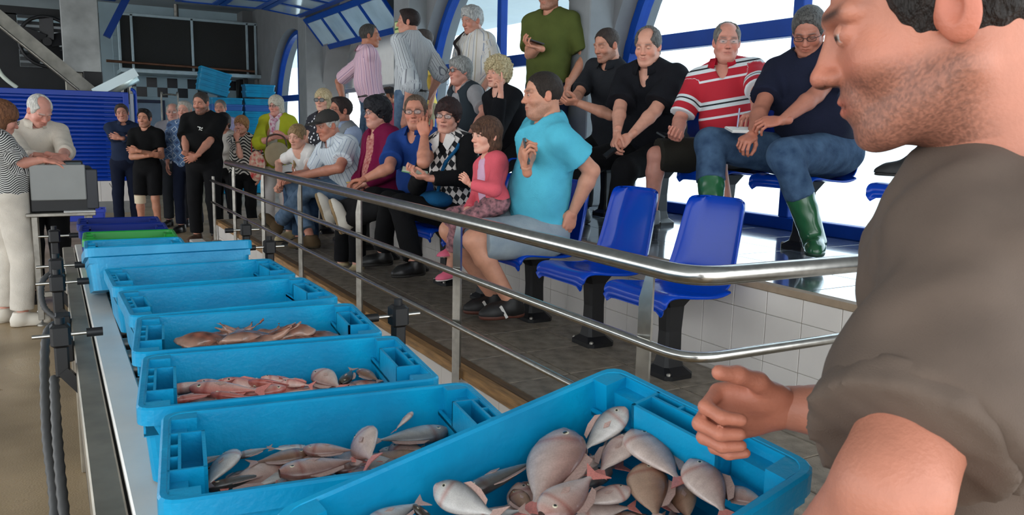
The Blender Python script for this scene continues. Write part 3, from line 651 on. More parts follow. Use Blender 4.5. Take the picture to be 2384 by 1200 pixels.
# ================================================================== implicit surfaces -> meshes
class Field:
    """smooth union / cut of simple volumes sampled on a grid, turned into a quad mesh (surface nets)"""
    def __init__(s, h): s.p = []; s.h = h
    def cone(s, a, b, r1, r2, k=.02, op='add', flat_b=False, flat_a=False): s.p.append(('c', V(*a), V(*b), r1, r2, k, op, flat_a, flat_b)); return s
    def ell(s, c, ax, r, k=.02, op='add'): s.p.append(('e', V(*c), np.array(ax, float), V(*r), None, k, op, 0, 0)); return s
    def plane(s, c, n, k=.0): s.p.append(('p', V(*c), nrm(n), 0, 0, k, 'int', 0, 0)); return s     # keep the side opposite to n
    def noise(s, amp, freq, seed=0): s.p.append(('n', amp, freq, seed, 0, 0, 'n', 0, 0)); return s
    def bounds(s):
        lo = V(9e9,9e9,9e9); hi = -lo
        for t, a, b, r1, r2, k, op, fa, fb in s.p:
            if op != 'add': continue
            if t == 'c':
                q = np.array([a-r1, b-r2]); q2 = np.array([a+r1, b+r2]); lo = np.minimum(lo, q.min(0)); hi = np.maximum(hi, q2.max(0))
            else:
                e = np.sqrt(((b*r1[:,None])**2).sum(0)); lo = np.minimum(lo, a-e); hi = np.maximum(hi, a+e)
        return lo-2.5*s.h-.012, hi+2.5*s.h+.012
    def run(s):
        h = s.h; lo, hi = s.bounds(); n = np.ceil((hi-lo)/h).astype(int)+1
        ax = [(lo[i]+h*np.arange(n[i])).astype(np.float32) for i in range(3)]
        D = np.full(n, .5, np.float32)
        for t, a, b, r1, r2, k, op, fa, fb in s.p:
            if t == 'n':
                X = ax[0][:,None,None]; Y = ax[1][None,:,None]; Z = ax[2][None,None,:]; ph = np.random.default_rng(int(r1)).uniform(0, 6.28, 9); f = b
                D += (a*(np.sin(f*X+ph[0]+.8*np.sin(f*.7*Z+ph[3]))*np.sin(f*.6*Z+ph[1]+np.sin(f*.8*Y+ph[4]))*.6+.4*np.sin(f*1.7*Y+ph[2]+np.sin(f*1.1*X+ph[5]))*np.sin(f*1.3*Z+ph[6]))).astype(np.float32); continue
            if t == 'p':
                X = ax[0][:,None,None]-a[0]; Y = ax[1][None,:,None]-a[1]; Z = ax[2][None,None,:]-a[2]
                d = (X*b[0]+Y*b[1]+Z*b[2]).astype(np.float32)
                if k > 0: hh = np.maximum(k-np.abs(D-d), 0)/k; D = np.maximum(D, d)+hh*hh*k*.25
                else: D = np.maximum(D, d)
                continue
            if t == 'c': mn = np.minimum(a-r1, b-r2); mx = np.maximum(a+r1, b+r2)
            else: e = np.sqrt(((b*r1[:,None])**2).sum(0)); mn = a-e; mx = a+e
            m = max(k,.0)+2*h
            i0 = np.clip(np.floor((mn-m-lo)/h).astype(int), 0, n); i1 = np.clip(np.ceil((mx+m-lo)/h).astype(int)+1, 0, n)
            if (i1 <= i0).any(): continue
            sl = tuple(slice(i0[i], i1[i]) for i in range(3))
            X = ax[0][sl[0]][:,None,None]; Y = ax[1][sl[1]][None,:,None]; Z = ax[2][sl[2]][None,None,:]
            X = X-np.float32(a[0]); Y = Y-np.float32(a[1]); Z = Z-np.float32(a[2])
            if t == 'c':
                g = b-a; gg = float(g@g)+1e-12; g = g.astype(np.float32)
                tt = (X*g[0]+Y*g[1]+Z*g[2])/np.float32(gg); tc = np.clip(tt, 0, 1)
                d = np.sqrt((X-tc*g[0])**2+(Y-tc*g[1])**2+(Z-tc*g[2])**2)-(r1+(r2-r1)*tc)
                L_ = math.sqrt(gg)
                if fb: d = np.maximum(d, (tt-1)*L_)
                if fa: d = np.maximum(d, -tt*L_)
            else:
                q = [(X*b[i][0]+Y*b[i][1]+Z*b[i][2]) for i in range(3)]
                k0 = np.sqrt(sum((q[i]/r1[i])**2 for i in range(3))); k1 = np.sqrt(sum((q[i]/r1[i]**2)**2 for i in range(3)))+1e-9
                d = k0*(k0-1)/k1
            d = d.astype(np.float32); C = D[sl]
            if op == 'add':
                if k > 0: hh = np.maximum(k-np.abs(C-d), 0)/k; D[sl] = np.minimum(C, d)-hh*hh*k*.25
                else: D[sl] = np.minimum(C, d)
            elif op == 'sub':
                d = -d
                if k > 0: hh = np.maximum(k-np.abs(C-d), 0)/k; D[sl] = np.maximum(C, d)+hh*hh*k*.25
                else: D[sl] = np.maximum(C, d)
        return nets(D, lo, h)
def nets(D, lo, h):
    ins = D < 0; n = np.array(D.shape)-1
    cnt = np.zeros(n, np.int8); S = np.zeros((*n,3), np.float32)
    cor = [(i,j,k) for i in (0,1) for j in (0,1) for k in (0,1)]
    def cv_(A, c): return A[c[0]:c[0]+n[0], c[1]:c[1]+n[1], c[2]:c[2]+n[2]]
    tot = sum(cv_(ins, c).astype(np.int8) for c in cor); act = (tot > 0) & (tot < 8); idx = np.argwhere(act)
    if len(idx) == 0: return np.zeros((0,3)), np.zeros((0,4), int)
    vals = {c: D[idx[:,0]+c[0], idx[:,1]+c[1], idx[:,2]+c[2]] for c in cor}
    acc = np.zeros((len(idx),3)); ct = np.zeros(len(idx))
    for a in range(3):
        for c in cor:
            if c[a]: continue
            c2 = list(c); c2[a] = 1; c2 = tuple(c2); va, vb = vals[c], vals[c2]; cr = (va < 0) != (vb < 0)
            t = np.where(cr, va/np.where(cr, va-vb, 1), 0); p = np.tile(np.array(c, float), (len(idx),1)); p[:,a] += t
            acc += p*cr[:,None]; ct += cr
    vs = (idx+acc/ct[:,None])*h+lo
    vid = np.full(n, -1, np.int64); vid[tuple(idx.T)] = np.arange(len(idx)); F = []
    for a in range(3):
        b, c = (a+1)%3, (a+2)%3
        A = np.moveaxis(ins, (a,b,c), (0,1,2)); I = np.moveaxis(vid, (a,b,c), (0,1,2))
        e = A[:-1,1:-1,1:-1] != A[1:,1:-1,1:-1]; ii = np.argwhere(e)
        if len(ii) == 0: continue
        i, j, k = ii[:,0], ii[:,1]+1, ii[:,2]+1
        q = np.stack([I[i,j-1,k-1], I[i,j,k-1], I[i,j,k], I[i,j-1,k]], 1); fl_ = A[i,j,k] 
        q = np.where(fl_[:,None], q, q[:,::-1]); F.append(q[(q >= 0).all(1)])
    return vs, np.concatenate(F)
def quad_mesh(name, vs, fs, cols=None, pat=None):
    me = bpy.data.meshes.new(name); vs = np.ascontiguousarray(vs, np.float32); fs = np.ascontiguousarray(fs, np.int32)
    me.vertices.add(len(vs)); me.vertices.foreach_set('co', vs.ravel()); me.loops.add(fs.size); me.loops.foreach_set('vertex_index', fs.ravel())
    me.polygons.add(len(fs)); me.polygons.foreach_set('loop_start', np.arange(0, fs.size, 4, dtype=np.int32)); me.update(calc_edges=True)
    me.polygons.foreach_set('use_smooth', np.ones(len(fs), bool))
    if cols is not None:
        a = me.attributes.new('Col', 'FLOAT_COLOR', 'POINT'); c4 = np.ones((len(vs),4), np.float32); c4[:,:3] = cols; a.data.foreach_set('color', c4.ravel())
    if pat is not None:
        a = me.attributes.new('pat', 'FLOAT_VECTOR', 'POINT'); a.data.foreach_set('vector', np.ascontiguousarray(pat, np.float32).ravel())
    me.update(); return me
def cube_sphere(n=5):
    vs = []; fs = []
    for a in range(3):
        for s in (-1, 1):
            b0 = len(vs)
            for i in range(n+1):
                for j in range(n+1):
                    p = [0,0,0]; p[a] = s; p[(a+1)%3] = math.tan((i/n*2-1)*math.pi/4); p[(a+2)%3] = math.tan((j/n*2-1)*math.pi/4)*s; vs.append(nrm(p))
            for i in range(n):
                for j in range(n): q = b0+i*(n+1)+j; fs.append((q, q+n+1, q+n+2, q+1))
    return np.array(vs), np.array(fs)
CSV, CSF = cube_sphere(6)
I3 = np.eye(3)
# ------------------------------------------------------------------ head (local frame: x right, y forward, z up, origin between the ears)
def head_mesh(h, fem=False, fat=0.0, nose=1.0, jaw=1.0, lips=1.0, mouth_open=0.0, smile=0.0, eyes=1.0, cap=False, ear=1.0, age=0.0):
    F = Field(h); w = 1.0+.10*fat; j = jaw*(.92 if fem else 1.0)
    F.ell((0,-.012,.032), I3, (.075,.098,.086), .02)
    F.ell((0,.022,-.022), I3, (.0625*w,.071,.080), .02)
    F.ell((0,.022,-.078), I3, (.052*w*j,.054,.042+.012*fat), .022)
    F.cone((-.013*j,.071,-.101),(.013*j,.071,-.101), .016, .016, .022)
    for s in (-1,1):
        F.cone((s*.056*w*j,-.012,-.055),(s*.030*j,.058,-.095), .016, .015, .025)
        F.ell((s*.040*w,.056,-.030), I3, (.024,.024,.026), .018)
        F.cone((s*.014,.0865,.022),(s*.046,.0735,.021), .0115 if not fem else .009, .0105 if not fem else .008, .010)
    if fat > .3: F.ell((0,.03,-.112), I3, (.045*w,.042,.026), .02)
    for s in (-1,1):
        F.ell((s*.0315,.098,.002), I3, (.0185,.020,.0125), .010, 'sub')
        F.ell((s*.0315,.0745,.001), I3, (.0165,.0145,.0135), .004)
    F.cone((0,.086,.010),(0,.104*(.97+.03*nose),-.030), .0085, .0115, .010)
    F.ell((0,.106*(.96+.04*nose),-.033), I3, (.0125,.0115,.0100), .008)
    for s in (-1,1):
        F.ell((s*.0125,.0965,-.0355), I3, (.0085,.0105,.0080), .006)
        F.ell((s*.0065,.1015,-.0425), I3, (.0038,.0050,.0040), .002, 'sub')
    mz = -.0655; up = .008*smile
    F.ell((0,.0765,mz), I3, (.032,.018,.022), .014)
    for s in (-1,1):
        F.cone((0,.0925,mz+.0048),(s*.0245,.0795,mz+.0005+up), .0044*lips, .0022, .004)
        F.cone((0,.0912,mz-.0064-mouth_open),(s*.0225,.0790,mz-.002+up-mouth_open*.4), .0052*lips, .0024, .004)
        F.cone((0,.0972,mz-.0006-mouth_open*.5),(s*.0255,.0835,mz-.0006+up-mouth_open*.4), .0022+mouth_open*.45, .0016, .002, 'sub')
        ex = s*.0765*(.97+.03*w)
        F.ell((ex,-.010,-.006), np.array([[.92,s*.38,0],[-s*.38,.92,0],[0,0,1]]), (.0085*ear,.0195*ear,.0310*ear), .005)
        F.ell((ex+s*.007,-.004,-.002), I3, (.006,.0095,.016), .004, 'sub')
    F.cone((0,-.035,-.055),(0,-.048,-.165), .054*(1+.14*fat)*(.88 if fem else 1), .060*(1+.18*fat)*(.86 if fem else 1), .03)
    vs, fs = F.run()
    return vs, fs
def head_colors(vs, skin, hairc, fem=False, stubble=0.0, brows=1.0, lipc=None, red=.5):
    SK = np.array(lin(skin))*np.array((.92,.87,.85)); c = np.tile(SK, (len(vs),1)); x, y, z = vs[:,0], vs[:,1], vs[:,2]; ax_ = np.abs(x)
    def blend(w, col): 
        nonlocal c; w = np.clip(w,0,1)[:,None]; c = c*(1-w)+np.array(col)*w
    b = SK; ruddy = b*np.array((1.05,.72,.66))
    blend(red*np.exp(-(((ax_-.040)/.022)**2+((z+.032)/.022)**2))*(y > .03), ruddy)
    blend(red*1.0*np.exp(-((x/.016)**2+((z+.034)/.016)**2))*(y > .085), ruddy)
    blend(.6*(ax_ > .066)*(y < .02)*(y > -.04)*(np.abs(z) < .035), ruddy)
    if stubble:
        st = np.clip((.0-.028-z)/.02,0,1)*np.clip((y+.035)/.03,0,1)*(z > -.125); st *= 1-np.exp(-((ax_/.020)**2+((z+.0655)/.009)**2))
        st = np.maximum(st, np.exp(-((ax_/.028)**2+((z+.052)/.007)**2))*(y > .07)); st = st*np.random.default_rng(3).uniform(.55,1.25,len(vs)); blend(stubble*st, np.array(lin(hairc))*.8+b*.12)
    lc = np.array(lin(lipc)) if lipc else b*np.array((.86,.50,.48))
    blend(.70*np.exp(-((ax_/.0235)**4+((z+.0670)/.0090)**4))*(y > .070), lc); blend(.75*np.exp(-((ax_/.024)**4+((z+.0662)/.0020)**2))*(y > .070), b*.25)
    blend(brows*np.exp(-(((ax_-.032)/.020)**4+((z-.0235-.10*(.032-np.abs(ax_-.032))*0)/.0052)**2))*(y > .05), np.array(lin(hairc))*.8)
    blend(.9*np.exp(-(((ax_-.0315)/.0165)**4+((z-.0105)/.0030)**2))*(y > .05)*(.9 if fem else .6), b*.16)   # lash line
    blend(.45*np.exp(-(((ax_-.0315)/.020)**4+((z-.002)/.016)**2))*(y > .05), b*np.array((.72,.60,.58)))
    blend(.95*np.exp(-(((ax_-.0065)/.0045)**2+((z+.0425)/.0035)**2))*(y > .085), b*.10)
    return c
def eyeballs(look=(0,0), openness=1.0, iris=(60,42,30), skin=(200,160,140)):
    V_, F_, C_ = [], [], []; sk = np.array(lin(skin))*.9
    for s in (-1,1):
        g = nrm(V(look[0], 1, look[1])); v = CSV*.0128; c = np.tile(np.array((.42,.38,.36)), (len(v),1)); d = CSV@g
        c[d > .76] = np.array(lin(iris)); c[d > .92] = (.004,.004,.004)
        lid = (CSV[:,2] > .20*openness-.55*(1-openness)) | (CSV[:,2] < -.38); c[lid] = sk
        V_.append(v*np.where(lid,1.05,1)[:,None]+V(s*.0315,.0775,.0015)); F_.append(CSF+len(CSV)*(0 if s < 0 else 1)); C_.append(c)
    return np.concatenate(V_), np.concatenate(F_), np.concatenate(C_)
# ------------------------------------------------------------------ hair (same frame)
def hair_mesh(style, h, seed=0):
    F = Field(h)
    def cran(t, c=(0,-.014,.034), k=.0): F.ell(c, I3, (.0765+t,.099+t,.087+t), k)
    def hairline(c0, slope=.78, k=.028): n = nrm(V(0,slope,-1.0)); F.plane(V(0,0,c0-.006), n, k)
    def face(r=(.062,.09,.10), c=(0,.105,-.045)): F.ell(c, I3, r, .006, 'sub')
    amp, fr = .0022, 190
    def cut(front=(0,.147,-.028), fr=(.17,.114,.138), k=.016):
        F.ell(front, I3, fr, k, 'sub'); F.ell((0,.070,-.100), I3, (.17,.088,.084), .012, 'sub'); F.plane((0,-.05,-.070), (0,.25,-1), .02)
        for s in (-1,1): F.ell((s*.090,-.008,-.008), I3, (.022,.021,.033), .004, 'sub')
    if style in ('short','crop','buzz','quiff'):
        cran({'short':.011,'crop':.0065,'buzz':.0035,'quiff':.012}[style])
        if style == 'quiff': F.ell((0,.060,.108), I3, (.05,.040,.024), .02)
        if style == 'short': F.ell((0,.035,.103), I3, (.055,.050,.020), .02)
        cut()
    elif style in ('bald','fringe'):
        cran(.008); cut(k=.012); F.ell((0,.060,.105), I3, (.062,.105,.060) if style == 'bald' else (.055,.088,.046), .02, 'sub')
    elif style == 'receding':
        cran(.010); cut((0,.145,-.020), (.17,.122,.140))
        for s in (-1,1): F.ell((s*.050,.100,.085), I3, (.030,.050,.034), .02, 'sub')
    elif style == 'collar':      # balding in front, long at the nape
        cran(.011); F.ell((0,-.065,-.05), I3, (.066,.05,.06), .03); hairline(-.030, .86); F.ell((0,.075,.10), I3, (.060,.085,.058), .015, 'sub'); F.ell((0,.12,.02), I3, (.068,.085,.06), .01, 'sub')
        amp = .003
    elif style == 'wavy':        # full short grey waves
        cran(.020, (0,-.016,.042)); F.ell((0,.045,.105), I3, (.055,.05,.035), .02); F.ell((0,-.085,-.02), I3, (.06,.04,.05), .03); hairline(-.025, .80); F.ell((0,.13,.01), I3, (.060,.068,.055), .012, 'sub'); amp, fr = .005, 120
        for s in (-1,1): F.ell((s*.095,-.002,-.014), I3, (.024,.022,.034), .004, 'sub')
    elif style == 'womanshort':
        cran(.020, (0,-.016,.038)); F.ell((0,-.075,-.035), I3, (.068,.045,.06), .03); F.ell((0,.06,.085), I3, (.055,.045,.03), .02)
        for s in (-1,1): F.cone((s*.078,.015,.03),(s*.076,.018,-.025), .016, .008, .015)
        hairline(-.045, .86); face((.060,.085,.085), (0,.118,-.040)); amp, fr = .0035, 150
    elif style == 'bouffant':
        cran(.032, (0,-.02,.045)); F.ell((0,-.08,-.02), I3, (.085,.06,.08), .03); F.ell((0,.045,.10), I3, (.07,.06,.04), .03); hairline(-.06, .9); face((.064,.085,.09), (0,.122,-.045)); amp, fr = .005, 110
        for s in (-1,1): F.ell((s*.10,.02,-.02), I3, (.03,.024,.04), .008, 'sub')
    elif style == 'curly':
        cran(.035, (0,-.016,.045)); F.ell((0,.05,.09), I3, (.06,.05,.045), .03); F.ell((0,-.08,-.02), I3, (.075,.05,.06), .03); hairline(-.05, .85); face((.060,.08,.085), (0,.125,-.045)); amp, fr = .011, 150
    elif style == 'bob':
        cran(.017, (0,-.016,.036)); F.ell((0,-.03,-.06), I3, (.092,.082,.085), .03)
        F.plane((0,0,-.125), (0,.15,-1)); face((.058,.085,.115), (0,.115,-.070)); F.ell((0,.02,-.12), I3, (.05,.055,.09), .01, 'sub'); amp, fr = .003, 160
    elif style == 'girl':
        cran(.014, (0,-.014,.036)); F.ell((0,-.035,-.06), I3, (.086,.078,.10), .03); F.cone((-.04,.085,.06),(.04,.085,.06), .016, .016, .02)
        F.plane((0,0,-.150), (0,.1,-1)); F.ell((0,.125,-.075), I3, (.062,.088,.105), .005, 'sub'); F.ell((0,.03,-.14), I3, (.045,.06,.09), .01, 'sub'); amp, fr = .0022, 190
    elif style == 'ponytail':
        cran(.009, (0,-.014,.036)); F.cone((0,-.105,.03),(.045,-.10,-.06), .026, .030, .02); F.cone((.045,-.10,-.06),(.075,-.03,-.20), .030, .026, .02); F.cone((.075,-.03,-.20),(.075,.02,-.33), .026, .010, .02)
        for s in (-1,1): F.cone((s*.066,.045,.05),(s*.076,.02,-.02), .010, .006, .02)
        F.ell((0,.135,.0), I3, (.072,.075,.072), .012, 'sub'); F.ell((0,.075,-.09), I3, (.09,.09,.075), .01, 'sub'); F.ell((0,0,-.12), I3, (.06,.08,.06), .01, 'sub'); amp, fr = .002, 200
        for s in (-1,1): F.ell((s*.086,-.008,-.012), I3, (.016,.018,.028), .004, 'sub')
    F.noise(amp, fr, seed+3)
    if style in ('wavy','curly','bouffant'): F.noise(amp*.8, fr*.5, seed+9)
    return F.run()
# ------------------------------------------------------------------ hands (frame: wrist at origin, y along fingers, z = back of hand; thumb at -x, i.e. a right hand palm down)
_HC = {}
def hand_mesh(curl=.4, spread=.12, thumb=.4, point=None, h=.0032):
    key = (curl, spread, thumb, str(point), h)
    if key in _HC: return _HC[key]
    F = Field(h)
    F.cone((0,-.03,0),(0,.012,0), .024, .024, .012)
    F.ell((-.002,.050,-.001), I3, (.040,.050,.0150), .014); F.ell((.002,.075,0), I3, (.039,.026,.0125), .012); F.ell((-.022,.034,-.009), I3, (.018,.030,.015), .012)
    roots = [(-.029,.088,.001),(-.0095,.094,.003),(.0100,.090,.002),(.0285,.080,-.001)]; Ls = [(.040,.025,.021),(.044,.028,.022),(.041,.026,.021),(.032,.020,.019)]; rs = [.0093,.0096,.0090,.0080]
    for i in range(4):
        c = curl[i] if hasattr(curl,'__len__') else curl
        if point == i: c = .05
        p = V(*roots[i]); sp_ = (i-1.5)*spread; a = 0.0; base = p-V(0,.02,0); F.cone(base, p, rs[i], rs[i], .008)
        for q, (L_, bend) in enumerate(zip(Ls[i], (1.0,1.25,.8))):
            a += c*bend; d = V(math.sin(sp_)*math.cos(a), math.cos(sp_)*math.cos(a), -math.sin(a)); e = p+d*L_
            F.cone(p, e, rs[i]*(1-.07*q), rs[i]*(1-.07*(q+1)), .0035); p = e
    t = thumb; p = V(-.022,.022,-.008)
    for L_, a, r in ((.040, .85-.25*t, .0125), (.032, .55-.5*t, .0112), (.026, .35-.7*t, .0098)):
        d = nrm(V(-math.sin(a), math.cos(a), -.25-.55*t)); e = p+d*L_; F.cone(p, e, r, r*.92, .006); p = e
    r_ = F.run(); _HC[key] = r_; return r_
# ------------------------------------------------------------------ figure
def ik(a, b, l1, l2, pole):
    d = b-a; L_ = np.linalg.norm(d); mx = (l1+l2)*.995
    if L_ > mx: b = a+d/L_*mx; d = b-a; L_ = mx
    u = d/(L_+1e-9); x = (l1*l1-l2*l2+L_*L_)/(2*L_+1e-9); y = math.sqrt(max(l1*l1-x*x, 1e-6))
    p = nrm(np.asarray(pole, float)-u*np.dot(pole, u)); return a+u*x+p*y, b
def frame(f, u):
    u = nrm(u); f = nrm(np.asarray(f,float)-u*np.dot(f,u)); r = np.cross(f,u); return np.stack([r,f,u])   # rows x right, y forward, z up
def dirv(deg, pitch=0.0):
    a = math.radians(deg); p = math.radians(pitch); return V(math.cos(a)*math.cos(p), math.sin(a)*math.cos(p), -math.sin(p))
M_SKIN = mat('skin', (200,150,125), .48, attr='Col', var=.07, scale=35, bump=.12, bscale=260, spec=.4)
M_EYEGL = M_BLACK
def cloth(name, rgb, rough=.9, var=.10, bump=.35, sc=7, rgb2=None): return mat('cloth_'+name, rgb, rough, spec=.18, var=var, scale=sc, bump=bump, bscale=170, rgb2=rgb2)
def hairmat(name, rgb, rgb2=None): return mat('hair_'+name, tuple(int(x*.85) for x in rgb), .55, spec=.25, rgb2=rgb2 or tuple(min(255,int(x*1.25)+4) for x in rgb), scale=45, stretch=(3,3,.6), bump=.7, bscale=120, detail=6)
class Person:
    def __init__(s, label, H, hdir, P, yaw, s_=1.0, fem=False, fat=0.0, w=1.0, skin=(205,158,132), hair=('short',(40,32,28)), h=.012, hh=.0045, hpitch=0, hroll=0, base=None, group=None, name='person', lean=None,
                 pyaw=None, bust=0.0, cat='person', face=None, look=(0,0), eyes=1.0, stubble=0.0, eyec=(60,42,30), neckfwd=.045, child=False, headscale=None, skinarm=None, lipc=None, browc=None):
        s.h = h; s.fem = fem; s.fat = fat; s.s = s_; s.label = label; s.skin = skin; s.skinarm = skinarm or skin; s.hh = hh
        H = np.asarray(H,float); P = np.asarray(P,float); s.H = H; s.P = P; s.base = V(P[0],P[1],0 if base is None else base)
        hf = dirv(hdir, hpitch); up0 = V(0,0,1); hr_ = nrm(np.cross(hf, up0)); hu = np.cross(hr_, hf); rl = math.radians(hroll)
        hu = hu*math.cos(rl)+hr_*math.sin(rl); s.HF = frame(hf, hu); s.hs = headscale or (1.0 if not fem else .95)*(.5+.5*s_)
        f0 = dirv(yaw); ux = .5*s.HF[2]+.5*V(0,0,1)
        s.N = H - nrm(ux)*.150*s.hs - s.HF[1]*neckfwd*s.hs if lean is None else np.asarray(lean,float)
        s.u = nrm(s.N-P); s.T = frame(f0, s.u); r, f, u = s.T; s.L = np.linalg.norm(s.N-P)
        s.PF = frame(dirv(yaw if pyaw is None else pyaw), u if abs(u[2]) > .8 else V(0,0,1))
        sw = (.178 if not fem else .158)*w*s_; s.sw = sw; s.w = w
        s.S = {k: s.N-u*.055*s_+r*sw*q+f*.005 for k, q in (('R',1),('L',-1))}
        s.hip = {k: P+s.PF[0]*(.092 if not fem else .09)*s_*q*(1+.1*fat) for k, q in (('R',1),('L',-1))}
        s.E = {}; s.W = {}; s.K = {}; s.A = {}; s.hand = {}; s.foot = {}
        s.hairdef = hair; s.bust = bust; s.facek = dict(face or {}); s.look = look; s.eyes = eyes; s.stubble = stubble; s.eyec = eyec; s.lipc = lipc; s.browc = browc
        s.root = None; s.group = group; s.name = name; s.cat = cat; s.kids = []
    def arm(s, k, wrist, pole=None, fingers=None, back=None, curl=.45, spread=.1, thumb=.4, point=None, elbow=None, show=True):
        q = 1 if k == 'R' else -1; r, f, u = s.T
        if pole is None: pole = -f*.5-u*.5+r*q*.6
        w_ = np.asarray(wrist,float)
        if elbow is not None: s.E[k] = np.asarray(elbow,float); s.W[k] = w_
        else: s.E[k], s.W[k] = ik(s.S[k], w_, .295*s.s, .255*s.s, np.asarray(pole,float))
        fd = nrm(s.W[k]-s.E[k]) if fingers is None else nrm(fingers)
        bk = np.asarray(back if back is not None else V(0,0,1), float)
        s.hand[k] = (fd, bk, curl, spread, thumb, point, show); return s
    def leg(s, k, ankle, pole=None, toe=None, up=None, knee=None):
        if pole is None: pole = s.PF[1]*1.0+V(0,0,.6)
        if knee is not None: s.K[k] = np.asarray(knee,float); s.A[k] = np.asarray(ankle,float)
        else: s.K[k], s.A[k] = ik(s.hip[k], np.asarray(ankle,float), .425*s.s, .415*s.s, np.asarray(pole,float))
        s.foot[k] = (nrm(toe) if toe is not None else nrm(s.PF[1]*V(1,1,0)), nrm(up) if up is not None else V(0,0,1)); return s
    # volumes shared by body and clothes
    def torso(s, F, o=0.0, k=.05, low=True, ob=0.0):
        r, f, u = s.T; L_ = s.L; q = s.s; fa = s.fat; fe = s.fem; w = s.w
        F.ell(s.P+u*L_*.70+f*.008, s.T, ((.150 if not fe else .135)*w*q+o+.02*fa, (.108 if not fe else .100)*q+o+.03*fa, L_*.36+o), k)
        F.ell(s.P+u*L_*.36+f*(.012+.05*fa), s.T, ((.138 if not fe else .125)*q*w+o+ob+.055*fa, (.100)*q+o+ob+.075*fa, L_*.34+o), k)
        if low: F.ell(s.P+u*.03, s.PF if abs(u[2]) > .8 else s.T, (.162*q+o+.035*fa+(.008 if fe else 0), .118*q+o+.03*fa, .125*q+o), k)
        for kk in 'RL':
            F.cone(s.N-u*.03*q-f*.005, s.S[kk], .055*q+o*.8, .051*q+o*.8, k); F.cone(s.N+u*.022*q-f*.012, s.S[kk]*.75+s.N*.25+u*.012, .040*q+o*.6, .036*q+o*.6, k)
            F.ell(s.P+u*L_*.74+r*(1 if kk == 'R' else -1)*.095*q*w-f*.01, s.T, (.075*q+o,.085*q+o,.12*q+o), k)
        if s.bust:
            for sg in (-1,1): F.ell(s.P+u*L_*.60+f*.085*q+r*sg*.068*q, s.T, (.062*q+o,.055*s.bust*q+o,.066*q+o), .04)
    def body(s):
        q = s.s; F = Field(s.h); r, f, u = s.T; am = 1.0 if not s.fem else .88; fa = s.fat
        s.torso(F, -.004)
        F.cone(s.N-u*.03, s.H-s.HF[2]*.07*s.hs-s.HF[1]*.02, .058*q*(1+.12*fa)*(.86 if s.fem else 1), .052*q*(1+.12*fa)*(.86 if s.fem else 1), .03)
        for k in s.W:
            S, E, W = s.S[k], s.E[k], s.W[k]
            F.cone(S, E, .050*q*am*(1+.12*fa), .039*q*am*(1+.1*fa), .03); m_ = E+(W-E)*.28
            F.cone(E, m_, .039*q*am*(1+.1*fa), .041*q*am*(1+.1*fa), .015); F.cone(m_, W, .041*q*am*(1+.1*fa), .0265*q*am, .015)
        for k in s.A:
            Hh, K, A = s.hip[k], s.K[k], s.A[k]
            F.cone(Hh, K, .082*q*(1+.15*fa), .056*q*(1+.06*fa), .04); m_ = K+(A-K)*.30
            bk = -nrm(np.cross(np.cross(nrm(A-K), s.foot[k][0]), nrm(A-K)))
            F.cone(K, m_+bk*-.0, .054*q, .054*q*(1+.08*fa), .02); F.cone(m_, A, .053*q*(1+.08*fa), .036*q, .02)
            t, n = s.foot[k]; F.cone(A-n*.035*q, A-n*.06*q+t*.10*q, .026*q, .016*q, .015)
        vs, fs = F.run(); sk = np.array(lin(s.skinarm))*np.array((.92,.87,.85)); cols = np.tile(sk, (len(vs),1))
        VV = [vs]; FF = [fs]; CC = [cols]; n0 = len(vs)
        fk = s.facek; hv, hf_ = head_mesh(s.hh, s.fem, fk.get('fat', s.fat), fk.get('nose',1.0), fk.get('jaw',1.0), fk.get('lips',1.0), fk.get('open',0.0), fk.get('smile',0.0), ear=fk.get('ear',1.0))
        hc_ = head_colors(hv, s.skin, s.browc or s.hairdef[1], s.fem, s.stubble, fk.get('brows',.85), s.lipc, fk.get('red',.5))
        ev, ef, ec = eyeballs(s.look, s.eyes, s.eyec, s.skin)
        def hw(v): return (v*s.hs)@s.HF+s.H
        for v, f_, c in ((hv, hf_, hc_), (ev, ef, ec)): VV.append(hw(v)); FF.append(f_+n0); CC.append(c); n0 += len(v)
        for k in s.hand:
            fd, bk, curl, spread, thumb, point, show = s.hand[k]
            if not show: continue
            v, f_ = hand_mesh(curl, spread, thumb, point, .0032 if s.h < .02 else .0045); v = v*q*(.98 if not s.fem else .90)
            Y_ = nrm(fd); Z_ = nrm(bk-Y_*np.dot(bk,Y_)); X_ = np.cross(Y_,Z_)
            if k == 'L': v = v*V(-1,1,1); f_ = f_[:,::-1]
            c = np.tile(sk*np.array((1.02,.93,.9)), (len(v),1)); VV.append(s.W[k]+v@np.stack([X_,Y_,Z_])); FF.append(f_+n0); CC.append(c); n0 += len(v)
        vs = np.concatenate(VV)-s.base; me = quad_mesh('body', vs, np.concatenate(FF), np.concatenate(CC))
        o = link(s.name, me, M_SKIN, None, s.base); tag(o, s.label, s.cat, s.group); s.root = o
        if s.hairdef[0]:
            hv, hf_ = hair_mesh(s.hairdef[0], s.hh*1.05, int(abs(s.P[1])*100) % 50)
            link('hair', quad_mesh('hair', hw(hv)-s.base, hf_), hairmat('%d_%d_%d' % tuple(s.hairdef[1]), s.hairdef[1], s.hairdef[2] if len(s.hairdef) > 2 else None), o)
        return s
